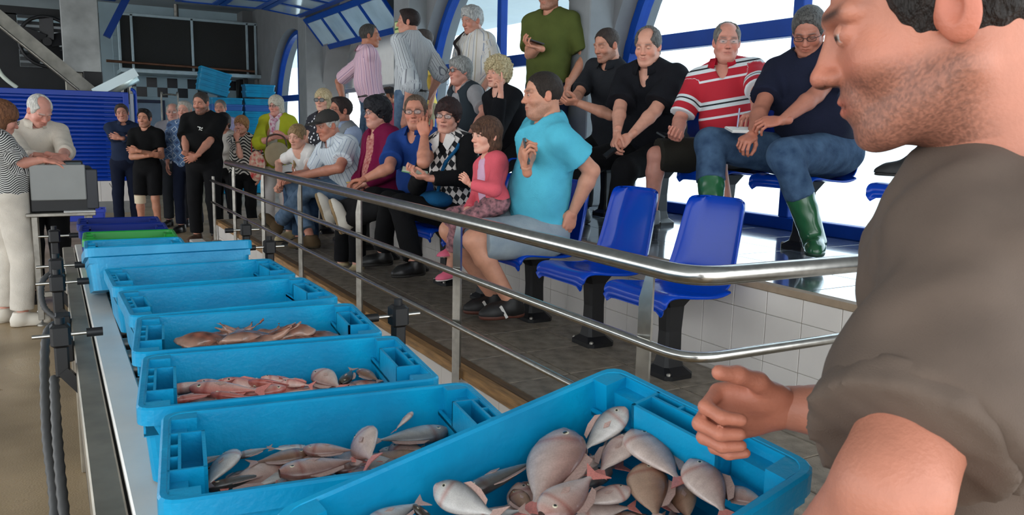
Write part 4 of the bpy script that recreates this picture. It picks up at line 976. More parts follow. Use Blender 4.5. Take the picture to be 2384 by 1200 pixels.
    def put(s, name, F, m, patted=True, off=None):
        vs, fs = F.run() if isinstance(F, Field) else F
        c = s.P+s.u*s.L*.6; pat = (vs-c)@s.T.T; tor = pat.copy()
        tor[:,0] = np.arctan2(pat[:,0], pat[:,1])*.135
        for k in s.W:
            for a, b, z0 in ((s.S[k], s.E[k], 0.0), (s.E[k], s.W[k], np.linalg.norm(s.E[k]-s.S[k]))):
                g = b-a; L_ = np.linalg.norm(g); g = g/L_; t = (vs-a)@g; rad = vs-a-t[:,None]*g; d = np.linalg.norm(rad, axis=1)
                e1 = nrm(np.cross(g, s.T[1])); e2 = np.cross(g, e1); on = (d < .085*s.s) & (t > .03) & (t < L_+.05) & ((np.abs(pat[:,0]) > s.sw*.86) | (z0 > 0) | (pat[:,1] > .16))
                tor[on,0] = np.arctan2(rad[on]@e1, rad[on]@e2)*.055; tor[on,2] = (s.S[k]-c)@s.u-z0-t[on]; tor[on,1] = 0
        pat = tor
        return link(name, quad_mesh(name, vs-s.base, fs, None, pat), m, s.root)
    def local(s, x, y, z): return s.P+s.T[0]*x+s.T[1]*y+s.T[2]*z
    def headp(s, x, y, z): return s.H+(V(x,y,z)*s.hs)@s.HF
    def top(s, m, sleeve=.55, hem=.10, o=.014, ob=.008, neck=.070, vneck=0.0, fold=.0035, sr=.012, name='shirt', collar=None, placket=False, h=None, open_front=0.0, flare=0.0):
        F = Field(h or s.h); r, f, u = s.T; q = s.s; am = (1.0 if not s.fem else .9)*(1+.12*s.fat)
        o *= q; ob *= q; sr *= q
        s.torso(F, o, .05*q, True, ob)
        F.plane(s.P-u*hem, -u)
        for k in s.W:
            S, E, W = s.S[k], s.E[k], s.W[k]
            if sleeve <= 0: F.cone(S+nrm(E-S)*.03, E, .085, .085, .01, 'sub'); continue
            t = min(sleeve,1); e = S+(E-S)*t; r0 = .050*q*am+o; r1 = (.050-.011*t)*q*am+o+sr
            F.cone(S, e, r0, r1, .035, flat_b=(sleeve <= 1))
            if sleeve > 1: t2 = sleeve-1; F.cone(E, E+(W-E)*t2, r1, (.040-.012*t2)*q*am+o+.006, .02, flat_b=True)
        if fold: F.noise(fold, 26, int(abs(s.P[1])*37) % 90); F.noise(fold*.6, 55, int(abs(s.P[0])*77) % 90)
        F.cone(s.N+u*.062*q+f*.018*q, s.H+s.HF[2]*.02, neck*q*.95, neck*q*1.25, .008, 'sub'); F.cone(s.N+u*.015+f*.065*q, s.N+u*.1+f*.12, .042*q, .06*q, .01, 'sub')
        if vneck: F.cone(s.N+f*.06, s.N-u*vneck+f*.16, .050*q, .012, .006, 'sub')
        if open_front: F.cone(s.N-u*.05*q+f*.135*q, s.P-u*.1+f*(.20+.1*s.fat)*q, open_front*q*1.25, open_front*1.35*q, .006, 'sub')
        g = s.put(name, F, m)
        if collar is not None:
            c0 = s.N+u*.030*q+f*.012*q; ax_ = frame(f, nrm(u*.8+s.HF[2]*.3-f*.25)); n = 22; vs = []; fs = []
            for i in range(n):
                a = math.radians(22+(360-44)*i/(n-1)); d = ax_[0]*math.sin(a)+ax_[1]*math.cos(a); front = math.cos(a)
                rr = (.064+.10*max(0,-front)*0)*q*(.92 if s.fem else 1)*(1+.12*s.fat); dn = .02*max(0,front)
                for dr, dz in ((0,-.012),(.001,.026),(.010,.030),(.030+.012*max(0,front),-.010-.03*max(0,front)),(.026,-.014-.03*max(0,front))): vs.append(c0+d*(rr+dr*q)+ax_[2]*((dz-dn)*q))
            for i in range(n-1):
                for j in range(4): fs.append((i*5+j, i*5+j+1, (i+1)*5+j+1, (i+1)*5+j))
            pv = np.array(vs); link('collar', quad_mesh('collar', pv-s.base, np.array(fs), None, (pv-(s.P+s.u*s.L*.6))@s.T.T), collar, g)
        if placket:
            b = MB(); fr = lambda z: s.P+u*z+f*(.112*q+o+.03*s.fat+.02)
            for i in range(5): b.lathe([(.005,0),(.005,.003),(.002,.004)], 6, c=tuple(s.P+u*(s.L*(.2+.15*i))+f*(.125*q+o+.06*s.fat)-s.base))
            b.build('buttons', mat('button',(200,200,196),.4), g)
        return g
    def bottom(s, m, length=1.93, o=.014, waist=.09, name='trousers', fold=.004, flare=.008, thigh=0.0, h=None):
        F = Field(h or s.h); q = s.s; fa = s.fat; up = s.PF[2]
        F.ell(s.P+s.u*.02, s.PF, (.162*q+o+.035*fa+(.008 if s.fem else 0), .120*q+o+.03*fa, .135*q+o), .05)
        F.plane(s.P+s.u*waist, s.u)
        for k in s.A:
            Hh, K, A = s.hip[k], s.K[k], s.A[k]; t = min(length,1)
            r0 = .084*q*(1+.15*fa)+o+thigh; r1 = r0+(.058*q*(1+.06*fa)+o+thigh-r0)*t
            F.cone(Hh, Hh+(K-Hh)*t, r0, r1+(flare if length <= 1 else 0), .018, flat_b=(length < 1))
            if length > 1: t2 = length-1; F.cone(K, K+(A-K)*t2, .058*q+o, (.056-.012*t2)*q+o+flare, .03, flat_b=True)
        if fold: F.noise(fold, 24, int(abs(s.P[1])*53) % 90); F.noise(fold*.6, 50, 5)
        return s.put(name, F, m)
    def shoes(s, m, sole=None, boot=0.0, keys='RL', h=.007, bare=False, scale=1.0, name=None):
        for k in keys:
            if k not in s.A: continue
            t, n = s.foot[k]; A = s.A[k]; q = s.s*scale; X_ = np.cross(t, n); ax_ = np.stack([X_, t, n]); c = A-n*.085*q
            F = Field(h); P_ = lambda x,y,z: c+X_*x*q+t*y*q+n*z*q
            F.ell(P_(0,-.030,.035), ax_, (.041*q,.052*q,.054*q), .02); F.ell(P_(0,.085,.024), ax_, (.048*q,.088*q,.044*q), .03); F.cone(P_(0,.0,.058), P_(0,.10,.040), .040*q, .034*q, .03)
            if boot: F.cone(P_(0,-.012,.05), A+(s.K[k]-A)*boot, .056*q, .072*q, .03, flat_b=True)
            else: F.cone(P_(0,-.012,.05), P_(0,-.014,.100), .046*q, .047*q, .02, flat_b=True)
            F.plane(P_(0,0,.006), -n)
            if boot: F.noise(.003, 60, 4)
            o = s.put(name or ('boot' if boot else 'shoe'), F, m)
            F = Field(h); F.ell(P_(0,-.030,.012), ax_, (.039*q,.052*q,.03*q), .01); F.ell(P_(0,.085,.010), ax_, (.049*q,.088*q,.03*q), .03); F.plane(P_(0,0,.018), n); F.plane(P_(0,0,-.004), -n)
            vs, fs = F.run(); link('sole', quad_mesh('sole', vs-s.base, fs), sole or mat('dark_rubber_sole',(30,28,26),.7), o)
    def glasses(s, m=None, lens=None, r=(.024,.016), th=.0016):
        m = m or M_BLACK; b = MB(); B0 = s.base
        W_ = lambda x,y,z: s.headp(x,y,z)-B0
        for sg in (-1,1): b.tube([W_(sg*.0325+r[0]*np.sign(math.cos(a))*abs(math.cos(a))**.7, .1035-.25*abs(sg*.0325+r[0]*math.cos(a)-sg*.02)*.35, .0015+r[1]*np.sign(math.sin(a))*abs(math.sin(a))**.7) for a in np.linspace(0,2*math.pi,18,endpoint=False)], th*s.hs, 6, closed=True)
        b.tube([W_(-.0095,.104,.005), W_(0,.106,.007), W_(.0095,.104,.005)], th*s.hs, 6)
        for sg in (-1,1): b.tube([W_(sg*.056,.095,.006), W_(sg*.074,.075,.006), W_(sg*.0805,.01,.004), W_(sg*.080,-.012,-.008)], th*s.hs, 6)
        g = b.build('glasses', m, s.root)
        for sg in (-1,1):
            l = MB(); vs = [W_(sg*.0325+r[0]*.95*np.sign(math.cos(a))*abs(math.cos(a))**.7, .1030-.25*abs(sg*.0325+r[0]*math.cos(a)-sg*.02)*.35, .0015+r[1]*.95*np.sign(math.sin(a))*abs(math.sin(a))**.7) for a in np.linspace(0,2*math.pi,18,endpoint=False)]
            l.add(vs, [tuple(range(18))])
            l.build('lens', lens or glass_mat('spectacle_lens', (238,242,242), .05), g)
        return g
    def cap(s, m, peak_dir=0.0):
        F = Field(.005); F.ell((0,-.012,.045), I3, (.087,.110,.088), .0); F.plane((0,0,.030), nrm(V(0,.12,-1)))
        F.ell((0,.125,.045), I3, (.068,.075,.010), .02)
        vs, fs = F.run(); o = link('cap', quad_mesh('cap', (vs*s.hs)@s.HF+s.H-s.base, fs), m, s.root)
        b = MB().lathe([(.008,0),(.006,.005),(.001,.007)], 8, c=tuple(s.headp(0,-.012,.131)-s.base)); b.build('cap_button', m, o); return o
    def band(s, k, t0, t1, r, m, name='bracelet', seg='fore'):
        a, b = (s.E[k], s.W[k]) if seg == 'fore' else (s.K[k], s.A[k]); d = b-a
        MB().tube([a+d*t0-s.base, a+d*t1-s.base], r, 14).build(name, m, s.root)
def pick(pt, off): return np.asarray(pt,float)+np.asarray(off,float)
# ================================================================== people
GREY = (150,148,142); WHITEH = (205,202,196); DKB = (34,27,23); BLK = (16,14,14)
S_PALE = (214,168,146); S_TAN = (186,132,104); S_RUD = (202,142,120); S_DK = (160,112,88)
DEN = cloth('denim_blue', (66,88,112), rgb2=(100,122,146), sc=14); DEND = cloth('denim_dark', (40,60,86), rgb2=(68,92,118), sc=14); DENL = cloth('denim_pale', (128,142,152), rgb2=(152,164,170), sc=9)
BLKC = cloth('black', (17,17,19)); BLKT = cloth('black_tee', (13,13,14)); NAVYC = cloth('navy', (20,26,44)); CHAR = cloth('charcoal', (36,38,42)); WHITEC = cloth('white', (222,218,214)); CREAM = cloth('cream', (206,196,182))
SHOEB = mat('black_leather', (18,17,17), .4); SHOEBR = mat('brown_suede', (82,64,40), .85, var=.2); SHOEW = mat('white_canvas', (206,200,188), .8); SHOEBG = mat('beige_canvas', (176,158,122), .85)
def standing(label, u, v, floor, yaw, hdir, X=None, Y=None, Z=None, D=None, lean=0.0, side=0.0, **k):
    H = px(u, v, X, Y, Z, D); s_ = k.pop('s_', None) or (H[2]-floor)/1.60
    f = dirv(yaw); P = V(H[0], H[1], floor+.925*s_)-f*(lean+.02)+V(-f[1],f[0],0)*side
    p = Person(label, H, hdir, P, yaw, s_, base=floor, **k); r, fw, _ = p.PF
    for kk, q in (('R',1),('L',-1)): p.leg(kk, V(P[0],P[1],floor+.085*s_)+r*q*.11*s_+fw*(.02*q), toe=nrm(fw*V(1,1,0)+r*q*.25))
    return p
def seated(label, u, v, floor, yaw, hdir, X=None, Y=None, hipx=2.46, hipy=None, s_=1.03, hipz=None, feet=True, **k):
    H = px(u, v, X, Y); P = V(hipx, H[1] if hipy is None else hipy, floor+.535 if hipz is None else hipz)
    p = Person(label, H, hdir, P, yaw, s_, base=floor, **k); r, fw, _ = p.PF
    if feet:
        for kk, q in (('R',1),('L',-1)): p.leg(kk, P*V(1,1,0)+V(0,0,floor+.085*s_)+fw*.44*s_+r*q*.12*s_, toe=nrm(fw+r*q*.15))
    return p
def laps(p, dx=.10, fwd=.34, up=.10, **k):
    for kk, q in (('R',1),('L',-1)): p.arm(kk, p.P+p.T[1]*fwd*p.s+p.T[0]*q*dx+V(0,0,up), back=V(0,0,1), **k)
    return p
def hang(p, keys='RL', fwd=.05, out=.24, z=.0, **k):
    for kk in keys:
        q = 1 if kk == 'R' else -1; p.arm(kk, p.P+p.T[0]*q*out*p.s+p.T[1]*fwd+V(0,0,z), fingers=V(0,0,-1)+p.T[1]*.2, back=p.T[0]*q, curl=.3, **k)
    return p
def phone(c, f, n, label, parent=None, size=(.034,.070,.005), rgb=(14,14,16)):
    f = nrm(f); n = nrm(np.asarray(n,float)-f*np.dot(n,f)); r = np.cross(f,n); t = empty('phone', c, 0, label, 'phone')
    MB().obox((0,0,0), (r,f,n), size).build('case', mat('phone_%d' % rgb[0], rgb, .3), t); MB().obox(n*size[2], (r,f,n), (size[0]*.9,size[1]*.85,.0008)).build('screen', mat('phone_screen',(20,24,30),.1), t)
    return t
def pad(c, f, n, label, rgb=(228,228,224), size=(.055,.08,.005), name='notebook', cover=None):
    f = nrm(f); n = nrm(np.asarray(n,float)-f*np.dot(n,f)); r = np.cross(f,n); t = empty(name, c, 0, label, 'notebook')
    MB().obox((0,0,0), (r,f,n), size).build('cover', mat('pad_cover_%d_%d' % (rgb[0],rgb[1]), cover or tuple(int(x*.8) for x in rgb), .6), t); MB().obox(n*(size[2]+.001), (r,f,n), (size[0]*.96,size[1]*.96,.0015)).build('page', mat('paper_%d_%d' % (rgb[0],rgb[1]), rgb, .7), t)
    return t
FACE = dict
# ---------------------------------------------------------------- upper tier, seated
p = seated('man in a navy tee and jeans with green rubber boots writing on a notepad', 1882, 72, Z2, 205, 212, X=3.72, hipx=3.90, hipy=3.16, s_=1.07, fat=.75, hpitch=32, skin=(176,118,98), hair=('short',(58,58,58),(110,108,104)), eyes=.3, h=.011, hh=.004, hipz=1.34, feet=False)
p.arm('R', px(1752,312,X=3.32), fingers=V(-.7,-.2,-.35), back=V(-.3,-.3,.9), curl=(.7,.8,.9,.9), thumb=.7); p.arm('L', px(1800,302,X=3.34), fingers=V(-.75,.45,-.1), back=V(-.2,-.6,.8), curl=.6, pole=V(.5,-.5,-.6))
p.leg('R', px(1655,505,X=3.12), knee=px(1655,335,X=3.26), toe=V(-1,-.1,0)); p.leg('L', px(1898,548,X=3.50), knee=px(1828,362,X=3.36), toe=V(-.75,-.66,0))
p.body(); p.top(cloth('navy_tee',(24,28,46)), sleeve=.72, hem=.06, o=.018, ob=.02, sr=.022, neck=.074, name='tee_shirt'); p.bottom(DEND, length=1.52, o=.018, waist=.06, thigh=.012)
M_BOOT = mat('green_rubber', (34,86,52), .22, var=.1, scale=6, coat=.4); p.shoes(M_BOOT, mat('boot_sole',(24,54,36),.6), boot=.62); p.glasses(r=(.023,.013))
pad(px(1728,303,X=3.30), V(-.75,.3,0), V(-.2,-.15,1), 'small white notepad on the knee of the man with green boots')
pn = MB().tube([px(1716,302,X=3.29), px(1722,252,X=3.29)], .005, 8); tag(pn.build('pen', mat('pen_silver',(120,120,140),.3,.6)), 'silver pen in the hand of the man writing on the notepad', 'pen')
POLO = pat_mat('red_striped_jersey', [(0,(176,26,44)),(.30,(214,218,220)),(.36,(176,26,44)),(.56,(206,214,216)),(.66,(22,24,30)),(.70,(206,214,216)),(.78,(176,26,44))], stripe_z(.235, .035))
p = seated('man in a red polo with white and black stripes and rimless glasses', 1692, 98, Z2, 216, 232, X=3.78, hipx=3.90, hipy=3.84, s_=1.03, fat=.55, skin=(206,146,128), hair=('fringe',(96,92,88),(140,136,130)), hpitch=4, hipz=1.33, h=.011, hh=.004, feet=False, face=FACE(red=.7))
p.arm('R', px(1580,318,X=3.40), fingers=V(-.6,-.35,-.1), back=V(-.2,.3,-.9), curl=.7, thumb=.6); p.arm('L', px(1760,285,X=3.52), fingers=V(-.8,-.2,-.2), curl=.5)
p.leg('R', px(1517,495,X=3.42), knee=px(1528,362,X=3.42), toe=V(-.9,-.4,0)); p.leg('L', px(1690,470,X=3.52), knee=px(1660,345,X=3.42), toe=V(-.9,-.3,0))
p.body(); RED = cloth('red_jersey',(176,26,44)); p.top(POLO, sleeve=.85, hem=.05, o=.016, ob=.012, sr=.02, collar=RED, vneck=.08, name='polo_shirt'); p.bottom(cloth('olive_shorts',(44,42,36)), length=.98, waist=.05, o=.02, thigh=.012, flare=.016, name='shorts'); p.shoes(mat('grey_trainer',(120,122,126),.6)); p.glasses(mat('thin_rim',(150,140,130),.3,.8), r=(.022,.013), th=.0009)
phone(px(1549,316,X=3.36), V(-.85,-.4,.05), V(-.5,-.6,.7), 'black phone in the hand of the man in the red polo')
p = seated('balding smiling man in a loose black shirt leaning forward with a phone', 1508, 108, Z2, 205, 212, X=3.58, hipx=3.88, hipy=4.55, s_=1.06, fat=.7, skin=(214,160,138), hair=('collar',(70,68,66),(118,116,112)), hpitch=14, hipz=1.33, h=.011, hh=.004, feet=False, face=FACE(smile=1.0, red=.7, nose=1.1), eyes=.55)
p.arm('R', px(1432,335,X=3.22), fingers=V(-.4,-.2,-.8), back=V(-.7,.2,.2), curl=.6); p.arm('L', px(1452,338,X=3.26), fingers=V(-.6,.4,-.6), back=V(-.5,-.6,.4), curl=.6)
p.leg('R', px(1352,490,X=3.30), knee=px(1365,375,X=3.36), toe=V(-1,0,0)); p.leg('L', px(1428,545,X=3.30), knee=px(1455,395,X=3.34), toe=V(-1,-.2,0))
p.body(); p.top(cloth('black_shirt',(20,21,26)), sleeve=.85, hem=.08, o=.024, ob=.02, sr=.03, collar=cloth('black_shirt',(20,21,26)), vneck=.09, fold=.006, placket=False); p.bottom(BLKC, length=1.9, o=.02); p.shoes(SHOEB)
phone(px(1421,355,X=3.20), V(-.6,.2,-.5), V(-.5,-.3,.8), 'black phone between the knees of the balding man', size=(.022,.05,.008))
p = seated('man in a charcoal polo with short dark hair bent over his phone', 1412, 106, Z2, 192, 188, X=3.70, hipx=3.92, hipy=5.22, s_=1.03, skin=(196,142,118), hair=('crop',(52,42,36)), hpitch=14, stubble=.45, hipz=1.33, h=.011, hh=.004, eyes=.35)
p.arm('R', px(1332,236,X=3.36), fingers=V(-.9,.1,.1), back=V(.1,.3,-.9), curl=.7); p.arm('L', px(1345,240,X=3.36), elbow=px(1422,268,X=3.54), fingers=V(-.9,.15,.05), back=V(.1,-.5,-.8), curl=.7)
p.body(); p.top(cloth('charcoal_polo',(34,36,40)), sleeve=.8, hem=.06, o=.015, sr=.016, collar=cloth('charcoal_polo',(34,36,40)), name='polo_shirt'); p.bottom(BLKC); p.shoes(SHOEB)
phone(px(1318,230,X=3.30), V(-.9,.2,.1), V(0,.2,1), 'black phone held by the man in the charcoal polo')
p = seated('curly blonde woman in a black top with a finger at her lips', 1158, 172, Z2, 190, 200, X=3.18, hipx=3.42, hipy=5.82, s_=.98, fem=True, bust=.9, skin=(220,166,144), hair=('curly',(168,146,104),(216,200,160)), hipz=1.32, face=FACE(open=.006), lipc=(150,60,56))
p.arm('L', px(1166,218,X=3.00), elbow=px(1150,318,X=2.98), fingers=V(-.1,-.05,1), back=V(.5,-.8,.1), curl=.95, point=0); p.arm('R', p.P+V(-.3,.05,.12))
p.body(); p.top(cloth('black_knit',(15,16,20)), sleeve=1.9, hem=.10, o=.018, ob=.015, sr=.016, neck=.066, name='sweater'); p.bottom(BLKC); p.shoes(SHOEB)
p = seated('grey haired woman in a dark utility vest over a grey tee, wearing sunglasses', 1070, 166, Z2, 190, 188, X=3.18, hipx=3.42, hipy=6.50, s_=1.0, fem=True, fat=.75, bust=1.0, skin=(206,148,130), hair=('womanshort',(120,120,118),(168,168,164)), hipz=1.32)
p.arm('L', px(1085,330,X=3.0), elbow=px(1128,262,X=3.2)); p.arm('R', p.P+V(-.32,.05,.12))
p.body(); p.top(cloth('grey_tee',(142,140,142)), sleeve=.8, hem=.06, o=.016, ob=.012, sr=.02, neck=.07, name='tee_shirt'); p.top(cloth('slate_vest',(44,52,58)), sleeve=0, hem=.1, o=.030, ob=.02, neck=.10, open_front=.05, name='vest'); p.bottom(BLKC, o=.022); p.shoes(SHOEB)
p.glasses(M_BLACK, mat('dark_lens',(20,18,22),.1))
# person hidden behind the man in front, one shoe up on the seat
p = Person('person in dark clothes with a walking shoe up on the blue seat', V(4.0,1.55,2.05), 190, V(3.95,1.60,1.32), 170, 1.03, base=Z2, hair=('short',(50,44,40)), h=.014, hh=.006)
p.arm('R', V(3.6,1.8,1.45)); p.arm('L', V(3.6,1.5,1.42)); p.leg('R', px(2130,368,X=3.62), knee=V(3.72,1.78,1.62), toe=nrm(px(2040,392,X=3.55)-px(2130,382,X=3.62)), up=V(0,0,1)); p.leg('L', V(3.45,1.5,Z2+.085))
p.body(); p.top(CHAR, sleeve=.6); p.bottom(NAVYC); p.shoes(mat('black_walking_shoe',(22,22,22),.6), boot=.14, name='walking_shoe')
# ---------------------------------------------------------------- upper tier, standing
PINK = pat_mat('pink_striped_cotton', [(0,(206,172,186)),(.40,(150,120,150)),(.52,(212,182,194)),(.80,(176,120,140)),(.88,(206,172,186))], stripe_x(.042))
p = standing('man in a pink striped short sleeved shirt and jeans turning to smile', 862, 84, Z2, 175, 336, X=3.15, skin=(176,118,92), hair=('receding',(44,40,38),(82,78,74)), fat=.25, face=FACE(smile=1.0, nose=1.15), hh=.005, lean=.0, side=-.0)
p.arm('L', px(800,238,X=3.10), elbow=px(788,190,X=3.06), fingers=V(.3,.3,-.8)); p.arm('R', p.P+p.T[0]*.26+V(0,0,.02), fingers=V(0,0,-1))
p.body(); p.top(PINK, sleeve=.85, hem=.04, o=.018, ob=.014, sr=.022, collar=PINK, fold=.005); p.bottom(DEN, o=.014, waist=.06); p.shoes(SHOEB)
MB().tube([p.P+p.u*.05+(p.PF[0]*.178*math.cos(a)+p.PF[1]*.142*math.sin(a))-p.base for a in np.linspace(0,2*math.pi,24,endpoint=False)], .016, 8, closed=True).build('belt', mat('dark_belt',(40,34,34),.4), p.root); p.band('L', .86, .93, .034, mat('watch_steel',(180,180,176),.3,.9), 'wristwatch')
GREYST = pat_mat('grey_striped_cotton', [(0,(186,190,192)),(.30,(126,128,134)),(.42,(196,200,202)),(.70,(112,116,126)),(.78,(186,190,192))], stripe_x(.036))
p = standing('man with dark hair in a grey striped shirt with rolled sleeves, seen from behind', 950, 52, Z2, 112, 150, X=3.20, skin=(196,142,120), hair=('short',(36,26,24)), w=.98, hh=.005, lean=.03)
p.arm('L', px(942,268,X=3.02), elbow=px(958,196,X=3.05), fingers=V(-.1,0,-1), back=V(-.9,-.3,0)); p.arm('R', p.P+p.T[0]*.25, fingers=V(0,0,-1))
p.body(); p.top(GREYST, sleeve=1.12, hem=.05, o=.022, ob=.018, sr=.026, collar=GREYST, fold=.006); p.bottom(DEN, o=.012, waist=.05); p.shoes(SHOEB)
MB().tube([p.P+p.u*.04+(p.PF[0]*.176*math.cos(a)+p.PF[1]*.138*math.sin(a))-p.base for a in np.linspace(0,2*math.pi,24,endpoint=False)], .018, 8, closed=True).build('belt', mat('dark_belt',(40,34,34),.4), p.root); p.band('L', .80, .86, .033, mat('dark_strap',(60,50,48),.5), 'wristwatch')
p = standing('person in a yellow tee shirt behind the man in the grey striped shirt', 985, 95, Z2, 185, 180, X=3.72, s_=.97, skin=S_TAN, hair=('short',(60,50,44)), h=.014, hh=.007)
hang(p); p.body(); p.top(cloth('yellow_tee',(222,196,96)), sleeve=.7, hem=.1, o=.02, sr=.02, name='tee_shirt'); p.bottom(cloth('khaki',(150,140,110))); p.shoes(SHOEB)
OLDST = pat_mat('pale_striped_cotton', [(0,(206,202,196)),(.35,(176,164,140)),(.45,(208,206,200)),(.72,(138,148,166)),(.80,(206,202,196))], stripe_x(.055))
p = standing('white haired man in a pale striped shirt with a dark bag strap across his chest', 1098, 48, Z2, 190, 196, X=3.74, skin=(196,142,122), hair=('wavy',(150,152,152),(206,206,202)), hpitch=12, fat=.3, hh=.0045, eyes=.4, face=FACE(red=.7))
hang(p, fwd=.1); p.body(); p.top(OLDST, sleeve=.95, hem=.1, o=.026, ob=.03, sr=.03, collar=OLDST, fold=.006); p.bottom(cloth('beige_trousers',(150,140,124))); p.shoes(SHOEB)
r_, f_, u_ = p.T
st = smooth_path([p.S['R']+f_*.04+u_*.10-r_*.06, p.S['R']+f_*.15-u_*.02-r_*.05, p.P+u_*.40+f_*.20-r_*.0, p.P+u_*.22+f_*.235-r_*.09, p.P+u_*.08+f_*.17-r_*.21, p.P-u_*.02-r_*.24], 6)
bgt = empty('shoulder_bag', st[-1], 0, 'dark shoulder bag worn across the body of the white haired man', 'bag')
MB().tube([x-st[-1] for x in st], .016, 6).build('strap', mat('dark_strap2',(34,26,28),.6), bgt); MB().cbox((-.05,-.10,-.2),(.05,.10,.0),.02).build('pouch', mat('dark_bag',(30,26,28),.6), bgt)
p = standing('man in an olive green tee shirt holding a phone beside the grey pillar', 1279, -10, Z2, 208, 205, X=3.92, skin=(198,142,116), hair=('short',(44,36,32)), stubble=.5, fat=.1, hh=.005)
p.arm('R', px(1254,112,X=3.68), fingers=V(-.8,.1,.15), back=V(.1,.2,-.9), curl=.65); p.arm('L', p.P+p.T[0]*-.25+p.T[1]*.08, fingers=V(0,0,-1), back=-p.T[0])
p.body(); p.top(cloth('olive_tee',(78,86,40)), sleeve=.8, hem=.08, o=.022, ob=.02, sr=.018, name='tee_shirt', fold=.005); p.bottom(NAVYC); p.shoes(SHOEB)
phone(px(1247,98,X=3.64), V(-.9,.1,.2), V(.1,0,1), 'black phone held by the man in the olive green tee')
p = standing('person in a pink top and dark cap behind the standing men', 906, 224, 0.0, 190, 200, Y=11.2, skin=S_TAN, hair=('short',(60,50,44)), h=.016, hh=.007, s_=1.1)
hang(p); p.body(); p.top(cloth('rose',(176,84,104)), sleeve=.7, name='tee_shirt'); p.bottom(NAVYC); p.shoes(SHOEB); p.cap(cloth('dark_cap',(52,54,58)))
# ---------------------------------------------------------------- lower row
p = seated('man in a turquoise tee and pale shorts with his hand on the seat', 1262, 222, ZT, 170, 166, X=2.46, hipx=2.52, hipy=4.02, s_=1.12, fat=.35, skin=(204,150,124), hair=('crop',(40,33,28)), hh=.0036, h=.009, stubble=.35, hipz=.85, feet=False, hpitch=3)
p.arm('L', px(1335,492,X=2.60), elbow=px(1378,398,X=2.66), fingers=V(-.25,.1,-.9), back=V(0,-1,0), curl=(.3,.35,.4,.5)); p.arm('R', px(1224,396,X=2.18), pole=V(-.2,.9,-.5), fingers=V(-.3,-.2,.9), back=V(-.8,.3,0), curl=.95, thumb=.9)
p.leg('L', px(1188,700,X=2.25), knee=px(1103,560,X=2.05), toe=V(-.95,.1,0)); p.leg('R', px(1150,690,X=2.30), knee=px(1075,545,X=2.05)+V(0,.16,0), toe=V(-.95,.2,0))
TURQ = cloth('turquoise_tee', (84,182,206), var=.06); p.body(); p.top(TURQ, sleeve=.62, hem=.12, o=.020, ob=.02, sr=.022, neck=.072, name='tee_shirt', fold=.005); p.bottom(DENL, length=.88, o=.022, waist=.06, thigh=.016, flare=.015, name='shorts', h=.010)
p.shoes(mat('black_trainer',(22,20,20),.55), mat('brown_sole',(84,44,32),.6), h=.006)
for k in 'LR':
    t, n = p.foot[k]; c = p.A[k]-n*.085*p.s; X_ = np.cross(t,n); MB().obox(c+t*.06+n*.04-p.base+X_*.0, (t*.5+n*.86, X_, np.cross(t*.5+n*.86, X_)), (.04,.052,.008)).build('white_stripe', mat('white_stripe',(214,210,204),.6), p.root)
phone(px(1226,352,X=2.19), V(-.2,.1,1), V(.8,-.6,0), 'dark phone held upright by the man in the turquoise tee')
# lettering on the sleeve and chest of the turquoise shirt
def print_on(p, txt, pos, right, upv, size, m, name='print'):
    cu = bpy.data.curves.new(name, 'FONT'); cu.body = txt; cu.size = size; cu.extrude = .0006; cu.align_x = 'CENTER'
    tmp = bpy.data.objects.new('tmp', cu); COL.objects.link(tmp); dg = bpy.context.evaluated_depsgraph_get(); me = bpy.data.meshes.new_from_object(tmp.evaluated_get(dg)); bpy.data.objects.remove(tmp)
    o = link(name, me, m, p.root); r = nrm(right); u = nrm(np.asarray(upv,float)-r*np.dot(upv,r)); n = np.cross(r,u); q = np.asarray(pos,float)-p.base
    o.matrix_basis = Matrix(((r[0],u[0],n[0],q[0]),(r[1],u[1],n[1],q[1]),(r[2],u[2],n[2],q[2]),(0,0,0,1))); return o
r_, f_, u_ = p.T
print_on(p, 'M.', p.P+u_*p.L*.60+f_*.168-r_*.075, -r_*-1.0 if False else -r_*.0+nrm(-f_*.45-r_*.9)*-1*-1, u_, .06, mat('navy_print',(28,50,84),.7))
# little girl on his knee
p = Person('little girl in a pink jacket with bobbed brown hair beside the turquoise tee', px(1132,316,X=2.22), 186, px(1150,478,X=2.24), 186, .62, fem=True, skin=(226,176,154), hair=('girl',(66,44,34),(104,74,56)), h=.008, hh=.0040, base=ZT, headscale=.86, hpitch=2, face=FACE(nose=.8, red=.6, lips=.9), neckfwd=.03)
p.arm('L', px(1092,428,X=2.04), elbow=px(1150,442,X=2.14), fingers=V(-.6,-.2,.5), back=V(-.2,-.9,.2), curl=.8); p.arm('R', px(1088,492,X=2.10), fingers=V(-.8,0,-.5), curl=.5)
p.leg('L', px(1046,628,X=2.06), knee=px(1066,520,X=2.03), toe=V(-.85,-.3,-.25)); p.leg('R', px(1052,574,X=2.06), knee=px(1062,505,X=2.05)+V(0,.06,0), toe=V(-.85,-.2,-.3))
PK = cloth('coral_pink_jacket', (214,92,104), var=.08); p.body(); p.top(cloth('lilac_tee',(206,166,190)), sleeve=0, hem=.05, o=.010, neck=.060, name='tee_shirt'); p.top(PK, sleeve=1.85, hem=.07, o=.018, ob=.006, sr=.010, neck=.078, open_front=.055, name='jacket')
p.bottom(mat('floral_leggings', (60,50,56), .8, rgb2=(176,120,126), scale=38), length=1.55, o=.008); p.shoes(mat('pink_canvas',(222,104,132),.7), mat('white_rubber',(216,208,204),.6), scale=1.05, h=.005)
HD = Field(.008); HD.ell(p.N-p.T[1]*.06-p.u*.05, p.T, (.085,.045,.06), .02); HD.noise(.005, 40, 2); p.put('hood', HD, PK)
